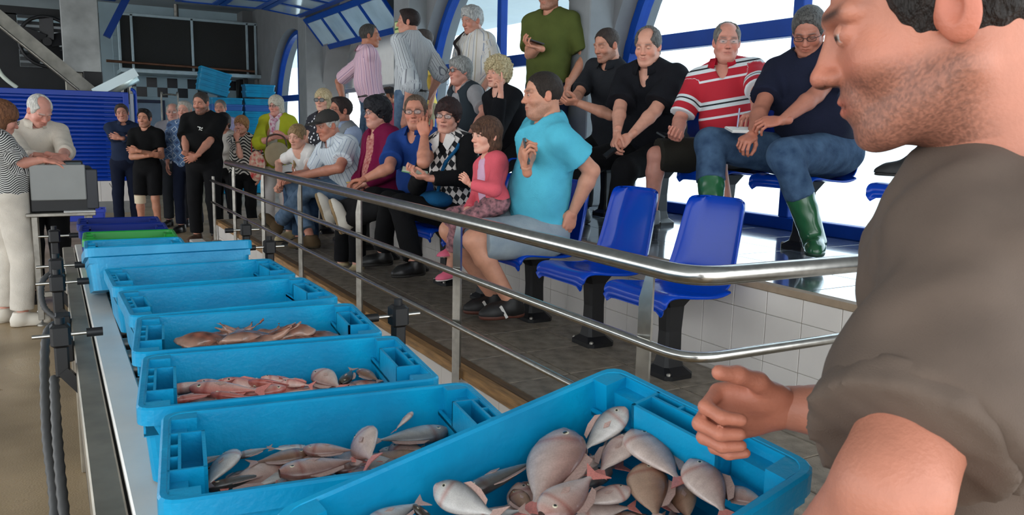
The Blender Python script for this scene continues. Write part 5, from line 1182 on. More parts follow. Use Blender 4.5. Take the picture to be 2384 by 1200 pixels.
# woman in the argyle vest
ARG = pat_mat('argyle_knit', [(0,(20,20,24)),(.45,(214,206,200)),(.75,(150,128,110))], lambda N, L, o: mth(N, L, 'MULTIPLY', mth(N, L, 'ABSOLUTE', mth(N, L, 'ADD', mth(N, L, 'ROUND', mth(N, L, 'FRACT', mth(N, L, 'ADD', mth(N, L, 'MULTIPLY', mth(N, L, 'ADD', o[0], mth(N, L, 'MULTIPLY', o[2], .7)), 12.0), 20.0))), mth(N, L, 'MULTIPLY', mth(N, L, 'ROUND', mth(N, L, 'FRACT', mth(N, L, 'ADD', mth(N, L, 'MULTIPLY', mth(N, L, 'SUBTRACT', o[0], mth(N, L, 'MULTIPLY', o[2], .7)), 12.0), 20.0))), -1.0))), .5))
p = seated('woman in glasses with a black and white argyle vest over a white collar', 1042, 272, ZT, 216, 228, X=2.36, hipx=2.48, hipy=5.02, s_=1.0, fem=True, bust=1.0, skin=(206,152,132), hair=('womanshort',(30,20,20),(60,36,34)), h=.010, hh=.0038, hipz=.84, feet=False, lipc=(142,62,60), hroll=-4, face=FACE(jaw=1.02))
p.arm('R', px(985,408,X=2.12), fingers=V(-.8,-.1,.1), back=V(0,.3,-.9), curl=.55); p.arm('L', px(1000,416,X=2.12), fingers=V(-.75,.35,.1), back=V(-.1,-.3,-.9), curl=.6, pole=V(.5,-.5,-.6))
p.leg('L', px(965,612,X=2.05), knee=px(930,478,X=2.02), toe=V(-.9,-.1,0)); p.leg('R', px(890,590,X=2.05), knee=px(905,470,X=2.05), toe=V(-.9,.1,0))
p.body(); p.top(BLKC, sleeve=1.9, hem=.1, o=.014, neck=.075, name='cardigan'); p.top(ARG, sleeve=0, hem=.1, o=.023, ob=.006, neck=.075, vneck=.12, name='argyle_vest', fold=.002); p.bottom(BLKC); p.shoes(SHOEB); p.glasses(r=(.0235,.0145))
r_, f_, u_ = p.T; wc = MB()
for sg in (-1,1): wc.add([p.N+r_*sg*.045+u_*.055-p.base+f_*.02, p.N+r_*sg*.10+f_*.09-u_*.005-p.base, p.N+r_*sg*.055+f_*.145-u_*.075-p.base, p.N+r_*sg*.018+f_*.125-u_*.03-p.base, p.N+r_*sg*.03+f_*.07+u_*.04-p.base], [(0,1,2,3,4)])
cl = wc.build('white_collar', cloth('white_collar',(216,212,208)), p.root); so = cl.modifiers.new('t','SOLIDIFY'); so.thickness = .006
bgx = empty('blue_bag', p.P+V(-.2,-.02,.12), 0, 'blue shoulder bag in the lap of the woman in the argyle vest', 'bag')
F = Field(.010); F.ell((0,0,0), I3, (.11,.15,.06), .02); F.noise(.006, 30, 3); v_, q_ = F.run(); M_BAGB = cloth('teal_bag',(22,84,128)); link('pouch', quad_mesh('pouch', v_, q_), M_BAGB, bgx)
b0 = p.P+V(-.2,-.02,.12); MB().tube([x-b0 for x in smooth_path([p.S['L']+u_*.065-r_*-.05, p.S['L']+f_*.095-u_*.01+r_*.05, p.P+u_*.38+f_*.155+r_*-.02, p.P+u_*.20+f_*.18+r_*.05, b0+V(0,0,.03)], 6)], .013, 6).build('strap', M_BAGB, bgx)
pad(px(966,400,X=2.06), V(-.7,.3,.15), V(-.1,-.2,.95), 'open green and white booklet in the hands of the woman in the argyle vest', (206,214,196), (.05,.085,.004), cover=(96,140,96))
# man in the blue polo
p = seated('man in a blue polo and glasses resting his cheek on his hand', 968, 262, ZT, 218, 236, X=2.40, hipx=2.50, hipy=5.66, s_=1.05, fat=.35, skin=(204,142,118), hair=('receding',(76,58,46),(116,96,80)), h=.010, hh=.0038, hipz=.85, feet=False, face=FACE(red=.8, nose=1.15), hroll=3)
p.arm('L', px(988,318,X=2.22), elbow=px(986,378,X=2.14), fingers=V(-.12,.12,.95), back=V(-.5,-.8,0), curl=.75); p.arm('R', px(852,416,X=1.98), elbow=px(905,392,X=2.14), fingers=V(-.8,.2,-.2), back=V(0,.2,1), curl=.5)
p.leg('L', px(812,512,X=1.92), knee=px(905,478,X=2.06), toe=V(-.25,.15,.9), up=V(.85,-.3,.3)); p.leg('R', px(790,500,X=1.90)+V(0,.12,0), knee=px(880,462,X=2.02)+V(0,.08,0), toe=V(-.25,.15,.9), up=V(.85,-.3,.3))
p.body(); BLP = cloth('royal_blue_polo',(30,62,128)); p.top(BLP, sleeve=.75, hem=.06, o=.018, ob=.014, sr=.022, collar=BLP, vneck=.07, name='polo_shirt'); p.bottom(BLKC, length=1.9); p.shoes(SHOEW, mat('tan_sole',(150,124,88),.8), scale=1.05); p.glasses(r=(.0245,.015))
phone(px(824,424,X=1.92), V(-.9,.25,-.1), V(0,.1,1), 'yellow and black folder in the hand of the man in the blue polo', size=(.035,.055,.005), rgb=(188,150,40))
# woman in maroon
p = seated('woman in a maroon cardigan with thick black hair and glasses', 876, 264, ZT, 192, 192, X=2.36, hipx=2.50, hipy=6.34, s_=1.0, fem=True, fat=.85, bust=1.1, skin=(212,158,140), hair=('bouffant',(15,14,17),(44,44,50)), h=.011, hh=.004, hipz=.84, face=FACE(red=.7))
p.arm('L', p.P+V(-.30,-.12,.14), pole=V(.3,-.8,-.4)); p.arm('R', p.P+V(-.30,.08,.14))
p.body(); p.top(mat('coral_print_blouse',(196,140,128),.85,rgb2=(150,56,56),scale=60), sleeve=0, hem=.08, o=.014, ob=.006, neck=.07, vneck=.05, name='blouse'); p.top(cloth('maroon_cardigan',(112,16,58)), sleeve=1.85, hem=.10, o=.026, ob=.016, sr=.02, neck=.082, open_front=.05, name='cardigan', fold=.005); p.bottom(BLKC); p.shoes(SHOEBG); p.glasses(mat('grey_rim',(60,60,66),.3,.5), r=(.022,.014))
# man in grey vest behind the cap
p = seated('dark haired man in glasses with a grey vest over a pale blue shirt', 792, 258, ZT, 190, 190, X=2.44, hipx=2.52, hipy=7.58, s_=1.06, skin=(186,128,106), hair=('short',(40,30,28)), h=.013, hh=.0048, hipz=.84)
laps(p); p.body(); p.top(cloth('pale_blue_shirt',(150,164,190)), sleeve=1.9, hem=.06, o=.014, collar=cloth('pale_blue_shirt',(150,164,190))); p.top(cloth('grey_vest',(128,132,136)), sleeve=0, hem=.08, o=.024, neck=.085, vneck=.08, name='vest'); p.bottom(DEND); p.shoes(SHOEB); p.glasses(r=(.021,.012))
# man in cap
WST = pat_mat('white_blue_striped_cotton', [(0,(204,212,218)),(.70,(134,148,170)),(.84,(204,212,218))], stripe_x(.028))
p = seated('man in a dark cap and white striped shirt with jeans and crossed legs', 762, 292, ZT, 200, 196, X=2.12, hipx=2.44, hipy=6.95, s_=1.04, fat=.4, skin=(194,134,112), hair=('fringe',(180,176,170)), h=.012, hh=.0045, hipz=.85, hpitch=14, feet=False)
p.arm('L', px(690,412,X=1.85), elbow=px(790,392,X=2.10), fingers=V(-.9,.2,-.1), curl=.5); p.arm('R', px(690,405,X=1.90), fingers=V(-.9,0,-.1), curl=.5)
p.leg('L', px(648,520,X=1.86), knee=px(720,438,X=1.98), toe=V(-.45,.5,.75), up=V(.6,-.1,.6)); p.leg('R', px(722,552,X=1.98), knee=px(690,436,X=1.95)+V(0,.1,0), toe=V(-.9,.2,0))
p.body(); p.top(WST, sleeve=.72, hem=.06, o=.018, sr=.022, collar=WST, fold=.005); p.bottom(DEN, length=1.88, o=.018); p.shoes(SHOEBR, mat('brown_sole2',(56,46,28),.85), scale=1.08); p.cap(cloth('dark_grey_cap',(58,56,54)))
# sunglasses blonde
p = seated('blonde woman in sunglasses and a dark spotted dress', 752, 234, ZT, 210, 228, X=2.62, hipx=2.62, hipy=8.62, s_=1.06, fem=True, bust=.9, skin=(222,172,150), hair=('bob',(186,160,112),(222,204,166)), h=.014, hh=.005, hipz=.88, lipc=(160,70,66))
SPOT = bpy.data.materials.new('cloth_spotted'); SPOT.use_nodes = True
_n = SPOT.node_tree.nodes; _l = SPOT.node_tree.links; _v = _n.new('ShaderNodeTexVoronoi'); _v.inputs['Scale'].default_value = 26; _r = _n.new('ShaderNodeValToRGB'); _r.color_ramp.interpolation = 'CONSTANT'; _r.color_ramp.elements[0].color = (.7,.7,.72,1); _r.color_ramp.elements[1].position = .30; _r.color_ramp.elements[1].color = (.012,.012,.02,1)
_t = _n.new('ShaderNodeTexCoord'); _l.new(_t.outputs['Object'], _v.inputs['Vector']); _l.new(_v.outputs['Distance'], _r.inputs[0]); _l.new(_r.outputs[0], _n['Principled BSDF'].inputs['Base Color']); _n['Principled BSDF'].inputs['Roughness'].default_value = .85
laps(p); p.body(); p.top(SPOT, sleeve=.5, hem=.14, o=.018, name='dress'); p.bottom(BLKC, length=1.3, name='leggings'); p.shoes(SHOEB); p.glasses(M_BLACK, mat('dark_lens',(20,18,22),.1), r=(.026,.020), th=.0025)
# ponytail girl
p = seated('young woman with a blonde ponytail in a white top leaning forward with clasped hands', 692, 318, ZT, 208, 222, X=2.10, hipx=2.46, hipy=8.02, s_=.98, fem=True, bust=.8, skin=(220,168,146), hair=('ponytail',(134,104,70),(178,148,106)), h=.012, hh=.0045, hipz=.84, hpitch=12, eyes=.25, lipc=(188,104,100))
p.arm('R', px(652,428,X=1.84), elbow=px(648,380,X=2.02), fingers=V(-.5,-.5,-.3), back=V(-.3,.3,.8), curl=.9); p.arm('L', px(668,424,X=1.86), elbow=px(712,402,X=2.05), fingers=V(-.7,.3,-.2), back=V(-.3,-.4,.8), curl=.9)
p.body(); p.top(WHITEC, sleeve=.55, hem=.08, o=.012, neck=.085, vneck=.03, name='tee_shirt'); p.bottom(DEND); p.shoes(SHOEBG)
# ---------------------------------------------------------------- standing group beyond the terrace
p = standing('large man in a black tee shirt with a white emblem and clasped hands', 468, 240, 0.0, 236, 232, Y=10.15, fat=.85, w=1.08, skin=(190,134,112), hair=('crop',(52,46,42)), stubble=.8, h=.013, hh=.0048, hpitch=10, eyes=.4)
p.arm('R', px(432,374,Y=9.82), fingers=V(.6,.1,-.35), back=V(-.2,-.9,.2), curl=.5); p.arm('L', px(452,372,Y=9.80), fingers=V(-.6,.1,-.3), back=V(.1,-.9,.2), curl=.5)
p.body(); p.top(BLKT, sleeve=.88, hem=.10, o=.022, ob=.02, sr=.03, neck=.074, name='tee_shirt'); p.bottom(BLKC, o=.02); p.shoes(mat('brown_shoe',(74,52,38),.6), mat('tan_sole',(150,124,88),.8))
r_, f_, u_ = p.T; em = MB()
for k, (x, z, l, a) in enumerate(((-.01,.02,.03,.2),(.0,.0,.024,1.2),(.015,.008,.02,.6),(-.012,-.018,.018,2.4),(.02,-.016,.014,.1),(.03,.01,.012,1.5))):
    c = p.P+u_*(p.L*.70+z)+f_*(.185)-r_*(.035+x)-p.base; d = r_*math.cos(a)+u_*math.sin(a); em.obox(c, (d, np.cross(f_, d), f_), (l*.6,.004,.003))
em.build('emblem', mat('white_print',(220,220,214),.7), p.root)
p = standing('young man in a black tee and shorts with a bandaged knee and folded arms', 336, 276, 0.0, 240, 244, Y=11.2, skin=(196,140,114), hair=('quiff',(16,14,14)), h=.014, hh=.005, stubble=.3)
p.arm('R', px(352,362,Y=10.95), elbow=px(307,366,Y=11.1), fingers=V(.8,.2,.1), back=V(0,-1,0), curl=.4); p.arm('L', px(322,352,Y=10.9), elbow=px(376,364,Y=11.1), fingers=V(-.8,.2,.1), back=V(0,-1,0), curl=.4)
p.body(); p.top(BLKT, sleeve=.62, hem=.12, o=.018, sr=.018, name='tee_shirt'); p.bottom(BLKC, length=.90, o=.014, thigh=.004, flare=.010, name='shorts'); p.shoes(mat('grey_trainer',(120,122,126),.6)); p.band('R', -.12, .16, .068, cloth('bandage',(214,198,172)), 'knee_bandage', 'leg')
p = standing('man in a navy denim shirt with folded arms beside the blue shutters', 284, 264, 0.0, 262, 262, Y=11.9, skin=(190,136,116), hair=('short',(58,48,42)), h=.016, hh=.0055, hroll=8)
p.arm('L', px(280,322,Y=11.65), elbow=px(318,326,Y=11.8), fingers=V(-.8,.2,.2), back=V(0,-1,0)); p.arm('R', px(300,318,Y=11.68), elbow=px(264,318,Y=11.85), fingers=V(.8,.1,.1), back=V(0,-1,0))
p.body(); p.top(cloth('navy_denim_shirt',(34,44,66)), sleeve=1.8, hem=.1, o=.018, collar=cloth('navy_denim_shirt',(34,44,66))); p.bottom(NAVYC); p.shoes(SHOEB)
p = standing('older man in a grey shirt and glasses behind the plaid shirt', 402, 262, 0.0, 250, 255, Y=11.9, skin=(200,150,134), hair=('fringe',(140,134,126)), h=.016, hh=.0055, fat=.3)
hang(p); p.body(); p.top(cloth('grey_shirt',(132,130,136)), sleeve=.8, hem=.08, o=.02, collar=cloth('grey_shirt',(132,130,136))); p.bottom(CHAR); p.shoes(SHOEB); p.glasses(mat('thin_rim',(150,140,130),.3,.8), r=(.022,.013), th=.001)
PLAID = pat_mat('blue_plaid', [(0,(70,98,136)),(.30,(190,202,212)),(.38,(84,112,150)),(.75,(48,68,104))], lambda N, L, o: mth(N, L, 'FRACT', mth(N, L, 'ADD', mth(N, L, 'MULTIPLY', mth(N, L, 'PINGPONG', mth(N, L, 'MULTIPLY', o[0], 18.0), 1.0), .5), mth(N, L, 'MULTIPLY', mth(N, L, 'PINGPONG', mth(N, L, 'MULTIPLY', o[2], 18.0), 1.0), .5))))
p = standing('grey haired man in a blue and white plaid shirt', 430, 258, 0.0, 240, 238, Y=11.2, skin=(204,152,134), hair=('short',(150,144,134),(190,184,174)), h=.015, hh=.005, fat=.3)
hang(p); p.body(); p.top(PLAID, sleeve=1.9, hem=.08, o=.02, collar=PLAID); p.bottom(NAVYC); p.shoes(SHOEB)
LAV = pat_mat('lavender_stripe', [(0,(150,146,186)),(.5,(176,172,204))], stripe_x(.03))
p = standing('man with a grey moustache in a lavender striped shirt before the crate stacks', 513, 252, 0.0, 245, 248, Y=12.4, skin=(190,138,118), hair=('crop',(90,86,82),(130,126,120)), h=.016, hh=.0055, stubble=.3, s_=.97)
hang(p); p.body(); p.top(LAV, sleeve=.9, hem=.08, o=.018, collar=LAV); p.bottom(NAVYC); p.shoes(SHOEB)
p = standing('dark haired woman in a white blouse with sunglasses pushed up on her hair', 519, 285, 0.0, 240, 225, Y=10.75, fem=True, bust=.8, skin=(196,142,122), hair=('womanshort',(24,20,20)), h=.015, hh=.0055)
p.arm('R', p.P+p.T[1]*.2+V(0,0,.22), fingers=V(0,0,1)); hang(p, 'L'); p.body(); p.top(cloth('white_blouse',(206,200,192)), sleeve=.7, hem=.14, o=.018, name='blouse'); p.bottom(BLKC); p.shoes(SHOEB)
sgz = MB()
for sg in (-1,1): sgz.obox(p.headp(sg*.03,.085,.088)-p.base, p.HF, (.026,.004,.016))
sgz.build('sunglasses', mat('dark_lens',(20,18,22),.1), p.root)
ZEB = pat_mat('zebra_knit', [(0,(206,200,192)),(.5,(20,20,22))], lambda N, L, o: mth(N, L, 'FRACT', mth(N, L, 'ADD', mth(N, L, 'MULTIPLY', o[2], 24.0), mth(N, L, 'ADD', mth(N, L, 'MULTIPLY', mth(N, L, 'SINE', mth(N, L, 'MULTIPLY', o[0], 34.0)), .7), 40.0))))
p = standing('woman with short red blond hair in a zebra striped top, hand to her face', 562, 292, 0.0, 240, 232, Y=10.35, fem=True, bust=.9, fat=.3, skin=(206,150,130), hair=('womanshort',(130,84,52),(178,132,86)), h=.014, hh=.005, face=FACE(smile=1.0))
p.arm('R', px(552,326,Y=10.1), elbow=px(560,364,Y=10.08), fingers=V(.05,.1,1), back=V(-.4,-.8,0), curl=.3, point=0); hang(p, 'L'); p.body(); p.top(ZEB, sleeve=.75, hem=.22, o=.020, ob=.012, name='top'); p.bottom(BLKC); p.shoes(SHOEB); p.band('R', .80, .90, .032, mat('brown_watch',(90,66,40),.5), 'wristwatch')
p = standing('woman with pale blonde hair in a yellow green cardigan with scarf and bags', 642, 246, 0.0, 232, 226, Y=10.30, fem=True, bust=1.0, fat=.55, skin=(210,152,138), hair=('bob',(178,166,144),(218,210,194)), h=.012, hh=.0045, hpitch=6, s_=1.06, face=FACE(red=.8))
p.arm('R', px(640,320,Y=9.90), elbow=px(603,332,Y=10.12), fingers=V(.8,.0,.2), back=V(-.1,-.9,.3), curl=.6); p.arm('L', px(662,318,Y=9.88), elbow=px(700,330,Y=10.1), fingers=V(-.7,.1,.3), back=V(.1,-.9,.3), curl=.6)
p.body(); p.top(WHITEC, sleeve=0, hem=.12, o=.012, name='vest_top'); p.top(cloth('chartreuse_cardigan',(164,168,40),var=.08), sleeve=1.3, hem=.30, o=.026, ob=.02, sr=.02, neck=.085, open_front=.06, name='cardigan', fold=.005); p.bottom(cloth('white_trousers',(206,200,196))); p.shoes(SHOEBG); p.glasses(r=(.023,.015)); p.band('R', .84, .88, .032, mat('gold_bangle',(150,120,70),.3,.8))
r_, f_, u_ = p.T; F = Field(.010)
F.cone(p.N+f_*.07+u_*.02-r_*.06, p.N+f_*.15-u_*.08, .026,.028,.02); F.cone(p.N+f_*.07+u_*.02+r_*.06, p.N+f_*.15-u_*.08, .026,.028,.02); F.cone(p.N+f_*.15-u_*.08, p.N+f_*.17-u_*.24, .028,.034,.02); F.cone(p.N-f_*.06+u_*.03-r_*.05, p.N+f_*.07+u_*.02-r_*.06, .024,.026,.02); F.cone(p.N-f_*.06+u_*.03+r_*.05, p.N+f_*.07+u_*.02+r_*.06, .024,.026,.02); F.noise(.004,60,3)
p.put('scarf', F, mat('pink_white_scarf',(214,200,206),.85,rgb2=(176,70,110),scale=26,detail=1))
hb = empty('canvas_handbag', px(645,360,Y=9.8), 0, 'beige canvas handbag held by the woman in the yellow green cardigan', 'handbag')
F = Field(.011); F.ell((0,0,0), I3, (.15,.06,.15), .02); F.noise(.006,28,4); v_, q_ = F.run(); link('pouch', quad_mesh('pouch', v_, q_), cloth('beige_canvas',(150,134,108)), hb); MB().tube(smooth_path([(.12,0,.08),(.10,.03,.2),(0,.04,.24),(-.10,.03,.2),(-.12,0,.08)],5), .010, 6).build('handle', mat('brown_strap',(66,44,34),.6), hb)
fb_ = empty('floral_bag', px(598,378,Y=10.1), 0, 'red and white floral bag hanging beside the zebra striped top', 'bag')
F = Field(.011); F.ell((0,0,-.05), I3, (.10,.05,.19), .02); F.noise(.005,30,6); v_, q_ = F.run(); link('pouch', quad_mesh('pouch', v_, q_), mat('floral_cloth',(214,196,170),.8,rgb2=(190,46,52),scale=22,detail=2), fb_); MB().tube([(.06,0,.12),(.05,.03,.28),(-.05,.03,.28),(-.06,0,.12)], .009, 6).build('handle', mat('red_strap',(150,40,40),.6), fb_)
# ---------------------------------------------------------------- left, at the machine
p = standing('white haired man in a cream shirt working at the terminal', 92, 258, 0.0, 282, 300, Y=7.25, fat=.3, skin=(210,152,136), hair=('fringe',(196,192,184),(226,222,214)), h=.011, hh=.0042, hpitch=34, eyes=.2, face=FACE(red=.8), lean=.10)
p.arm('R', px(120,362,Y=6.72), elbow=px(58,372,Y=6.95), fingers=V(.8,-.25,-.25), back=V(-.2,-.6,.8), curl=.6); p.arm('L', px(146,366,Y=6.72), elbow=px(152,352,Y=7.08), fingers=V(-.5,-.7,-.1), back=V(.4,-.3,.8), curl=.6)
p.body(); p.top(CREAM, sleeve=1.35, hem=.03, o=.018, ob=.02, sr=.014, collar=CREAM, fold=.006, placket=True); p.bottom(BLKC, o=.022); p.shoes(SHOEB)
TUN = pat_mat('black_white_print', [(0,(206,204,200)),(.5,(24,24,26))], lambda N, L, o: mth(N, L, 'FRACT', mth(N, L, 'ADD', mth(N, L, 'MULTIPLY', o[2], 70.0), mth(N, L, 'ADD', mth(N, L, 'MULTIPLY', mth(N, L, 'SINE', mth(N, L, 'MULTIPLY', o[0], 60.0)), 1.2), 40.0))))
p = standing('woman in a black and white patterned tunic, white trousers and white clogs', 4, 276, 0.0, 20, 15, Y=6.55, fem=True, bust=1.0, fat=.5, skin=(208,150,132), hair=('bob',(92,56,36),(136,92,62)), h=.011, hh=.0042, hpitch=18, eyes=.4, s_=.99)
p.arm('R', px(100,373,Y=6.42), elbow=px(38,382,Y=6.42), fingers=V(.95,.1,-.15), back=V(0,-.3,.95), curl=.25); p.arm('L', px(92,362,Y=6.75), fingers=V(.9,0,-.1), curl=.3)
p.body(); p.top(TUN, sleeve=.8, hem=.30, o=.024, ob=.02, sr=.02, name='tunic'); p.bottom(cloth('white_work_trousers',(206,198,186)), o=.022); p.shoes(mat('white_clog',(214,206,192),.5), mat('white_clog_sole',(196,186,170),.6)); p.glasses(r=(.022,.014))
# ---------------------------------------------------------------- man in front, holding the crate
p = Person('man in a brown rolled sleeve shirt with stubble holding the crate of fish', px(2168,40,D=.80), 130, px(2318,385,D=.86)+V(.05,-.06,-.58), 118, 1.05, base=0.0, skin=(184,124,102), hair=('crop',(30,25,23)), stubble=.62, h=.0085, hh=.0024, hpitch=15, lean=px(2318,385,D=.86), face=FACE(nose=1.2, red=.45, jaw=1.06, brows=1.0), eyes=.8, look=(.1,-.25), w=1.03, browc=(44,32,26))
p.S['L'] = px(2262,640,D=.74); p.arm('L', hloc(.02,-.262,-.02), elbow=px(2075,1140,D=.62), fingers=nrm(hx*-.55+hy*.25+hz*.8), back=-hy, curl=.35)
GR = hloc(.318,.0,.165)
p.arm('R', px(1838,950,D=.99), elbow=px(2190,985,D=.92), fingers=V(-.86,.47,-.08), back=V(.50,.80,.24), curl=(.95,1.0,1.0,1.0), thumb=.0, spread=.05)
for k, q in (('R',1),('L',-1)): p.leg(k, V(p.P[0],p.P[1],.09)+p.PF[0]*q*.12, toe=nrm(p.PF[1]*V(1,1,0)))
p.body(); BRN = mat('brown_cotton', (88,74,64), .9, var=.16, scale=9, bump=.18, bscale=700); p.top(BRN, sleeve=.80, hem=.12, o=.020, ob=.012, sr=.020, neck=.080, fold=.010, h=.0085)
for k in 'LR':
    S, E = p.S[k], p.E[k]; F = Field(.006); d = nrm(E-S); L_ = np.linalg.norm(E-S)
    F.cone(S+d*L_*.70, S+d*L_*.84, .078, .080, .01, flat_a=True, flat_b=True); F.noise(.005, 48, 3); F.noise(.003, 110, 8); p.put('rolled_cuff', F, BRN)
p.bottom(NAVYC, o=.018); p.shoes(SHOEB)
# ================================================================== fish, each one a thing
M_FISH = mat('wet_fish_skin', (200,190,184), .24, attr='Col', var=.10, scale=70, bump=.15, bscale=240, coat=.5)
M_FIN = mat('fish_fin', (170,140,130), .4, var=.15, scale=60); M_FINP = mat('pink_fish_fin', (196,120,110), .4, var=.15, scale=60)
def fish_mesh(name, kind, seed=0):
    rg = np.random.default_rng(seed)
    prm = dict(bream=(.46,.34,.19,(132,94,86),(192,158,148),(214,196,188)), silver=(.42,.30,.18,(88,90,94),(174,174,174),(216,212,208)), mullet=(.27,.26,.17,(188,98,86),(212,146,134),(230,198,188)),
               slim=(.24,.22,.16,(58,58,58),(128,122,116),(206,200,196)), brown=(.46,.34,.18,(100,70,54),(152,114,92),(190,160,138)), dark=(.42,.38,.20,(40,36,30),(70,62,48),(110,100,80)))[kind]
    hr, _, tr_, cb, cs_, cv_ = prm; n, m = 17, 14; vs = []; cols = []; L_ = 1.0
    bend = rg.uniform(-.10,.10)
    for i in range(n):
        t = i/(n-1); x = .5-t*.86; prof = (math.sin(math.pi*min(1,(t*1.02+.02))**.72)**.85 if t < .97 else .16); prof = max(prof, .05 if i == 0 else .17 if t > .8 else .2); 
        prof = max(.06, prof*(1-.1*t)); hh_, tt_ = hr*.5*prof, tr_*.5*max(.04, math.sin(math.pi*min(1,t*.95+.05)**.6))
        oy = bend*(t-.35)**2
        for k in range(m):
            a = 2*math.pi*k/m; y = math.sin(a)*hh_; z = math.cos(a)*tt_; vs.append((x, y+oy, z))
            s = math.sin(a); w = (s+1)/2; c = np.array(lin(cv_))*(1-w)+np.array(lin(cs_))*w if s < .35 else np.array(lin(cs_))*(1-(s-.35)/.65)+np.array(lin(cb))*((s-.35)/.65)
            if .20 < t < .27: c = c*np.array((.80,.55,.52))
            if t < .1: c = c*np.array((.92,.74,.72))
            cols.append(c*rg.uniform(.68,.84)*np.array((1.0,.97,.94)))
    fs = [(i*m+k, i*m+(k+1)%m, (i+1)*m+(k+1)%m, (i+1)*m+k) for i in range(n-1) for k in range(m)]
    me = quad_mesh(name, np.array(vs), np.array(fs), np.array(cols)); me.materials.append(M_FISH)
    ty = bend*.65**2
    tail = MB().prism([(-.33,ty+.04),(-.33,ty-.04),(-.50,ty-.17),(-.44,ty),(-.50,ty+.17)], -.006, .006).mesh('tail'); tail.materials.append(M_FINP if kind in ('mullet','bream') else M_FIN)
    ds = MB().prism([(.22,hr*.44),(.12,hr*.62),(-.05,hr*.55),(-.2,hr*.36),(-.22,hr*.20),(.0,hr*.38)], -.005, .005).mesh('dorsal'); ds.materials.append(M_FINP if kind == 'mullet' else M_FIN)
    pf = MB().prism([(.20,-.02),(.10,.02),(.03,-.02),(.10,-.06)], tr_*.46, tr_*.49).mesh('pectoral'); pf.materials.append(M_FIN)
    ev = CSV*V(.030,.030,.014); ec = np.tile(np.array((.62,.56,.40)), (len(ev),1)); d = np.hypot(CSV[:,0], CSV[:,1]); ec[d < .62] = (.01,.01,.012)
    eye = quad_mesh('eye', ev, CSF, ec); eye.materials.append(mat('fish_eye',(200,190,150),.08,attr='Col',coat=.6))
    return me, tail, ds, pf, eye, tr_, hr
FM = {}
for kd in ('bream','silver','mullet','slim','brown','dark'):
    for q in range(3): FM[(kd,q)] = fish_mesh('fish_body', kd, hash(kd) % 97 if False else q*7+len(kd))
_fc = [0]
def fish(head, tail, n, kind, label, group, cat='fish', flip=1, roll=0.0, name='fish'):
    _fc[0] += 1; me, tl, ds, pf, eye, tr_, hr = FM[(kind, _fc[0] % 3)]
    head = np.asarray(head,float); tail = np.asarray(tail,float); L_ = np.linalg.norm(head-tail); X_ = nrm(head-tail); Z_ = nrm(np.asarray(n,float)-X_*np.dot(n,X_)); Y_ = np.cross(Z_,X_)
    Z_, Y_ = Z_*math.cos(roll)+Y_*math.sin(roll), Y_*math.cos(roll)-Z_*math.sin(roll); Y_ = Y_*flip; Z_ = np.cross(X_,Y_)
    o = link(name, me); tag(o, label, cat, group); c = (head+tail)/2
    o.matrix_world = Matrix(((X_[0]*L_,Y_[0]*L_,Z_[0]*L_,c[0]),(X_[1]*L_,Y_[1]*L_,Z_[1]*L_,c[1]),(X_[2]*L_,Y_[2]*L_,Z_[2]*L_,c[2]),(0,0,0,1)))
    link('tail_fin', tl, None, o); link('dorsal_fin', ds, None, o); link('pectoral_fin', pf, None, o)
    for s in (1,-1): link('eye', eye, None, o, (.365, hr*.10, s*tr_*.40))
    return o
def plane_px(u, v, c0, n):
    d = ray(u, v); t = np.dot(np.asarray(c0)-CAM0, n)/np.dot(d, n); return CAM0+d*t
# ---- held crate: pixel pairs head, tail on planes inside the crate
def hfish(x0, y0, x1, y1, z, kind, label, flip=1, roll=0.0, dz=0.0, grow=1.0):
    def f(x, y, zz):
        for q in range(20):          # lie inside the walls: a heap that reaches higher near the far wall
            P_ = plane_px(600+x/1.779, 820+y/1.779, hloc(0,0,zz), hz); d = P_-HELD0
            if (np.dot(d,hy) < .150 and np.dot(d,hx) < .235) or zz > .138: break
            zz += .006
        return P_
    a, b = f(x0,y0,z+.035), f(x1,y1,z+.035+dz); m_ = (a+b)/2; a = m_+(a-m_)*grow; b = m_+(b-m_)*grow
    return fish(a, b, hz, kind, label, 'fish in the held crate', flip=flip, roll=roll)
G = 'in the held crate'
hfish(1275,335,1140,690,.075,'bream','large pale pink bream lying head up in the middle of the held crate',-1,.2)
hfish(1525,235,1320,430,.060,'silver','black backed white fish against the far wall of the held crate',1,-.3)
hfish(1500,340,1430,450,.050,'silver','small pale fish beside the black backed fish '+G,1)
hfish(1555,345,1390,520,.075,'bream','bream with a yellow ringed eye lying across others '+G,1,.2)
hfish(1550,335,1780,560,.085,'bream','slender pinkish white fish touching the handle wall '+G,-1,-.2)
hfish(1600,470,1650,720,.070,'brown','brownish bream lying head up under the slender white fish '+G,-1,.1)
hfish(1795,455,1965,700,.085,'bream','grey pink bream with its head up by the handle wall '+G,-1,.1)
hfish(1740,540,1790,720,.060,'brown','small brown bream tucked under the grey pink bream '+G,1)
hfish(1930,570,2140,640,.075,'bream','pinkish bream lying in the near corner '+G,1)
hfish(1180,680,1420,495,.095,'bream','pale bream with its eye showing, head towards the holder '+G,1,.15)
hfish(1405,435,1310,510,.062,'bream','small pale fish between the two big bream '+G,1)
hfish(1540,570,1310,640,.070,'bream','tan bream lying crosswise in front '+G,1)
hfish(1060,575,1140,680,.050,'brown','small tan fish partly hidden at the left of the pile '+G,1)
hfish(1300,665,1580,640,.050,'bream','pale fish lying along the near side '+G,-1)
hfish(840,600,1200,425,.045,'slim','long dark backed slim fish lying along the far wall '+G,1,-.4)
hfish(735,560,1010,700,.085,'silver','white mouthed fish at the left end '+G,-1,.5)
hfish(450,720,700,615,.060,'silver','grey silver fish in the left corner '+G,1)
hfish(880,700,1120,650,.080,'silver','yellowish white fish in front of the white mouthed fish '+G,1)
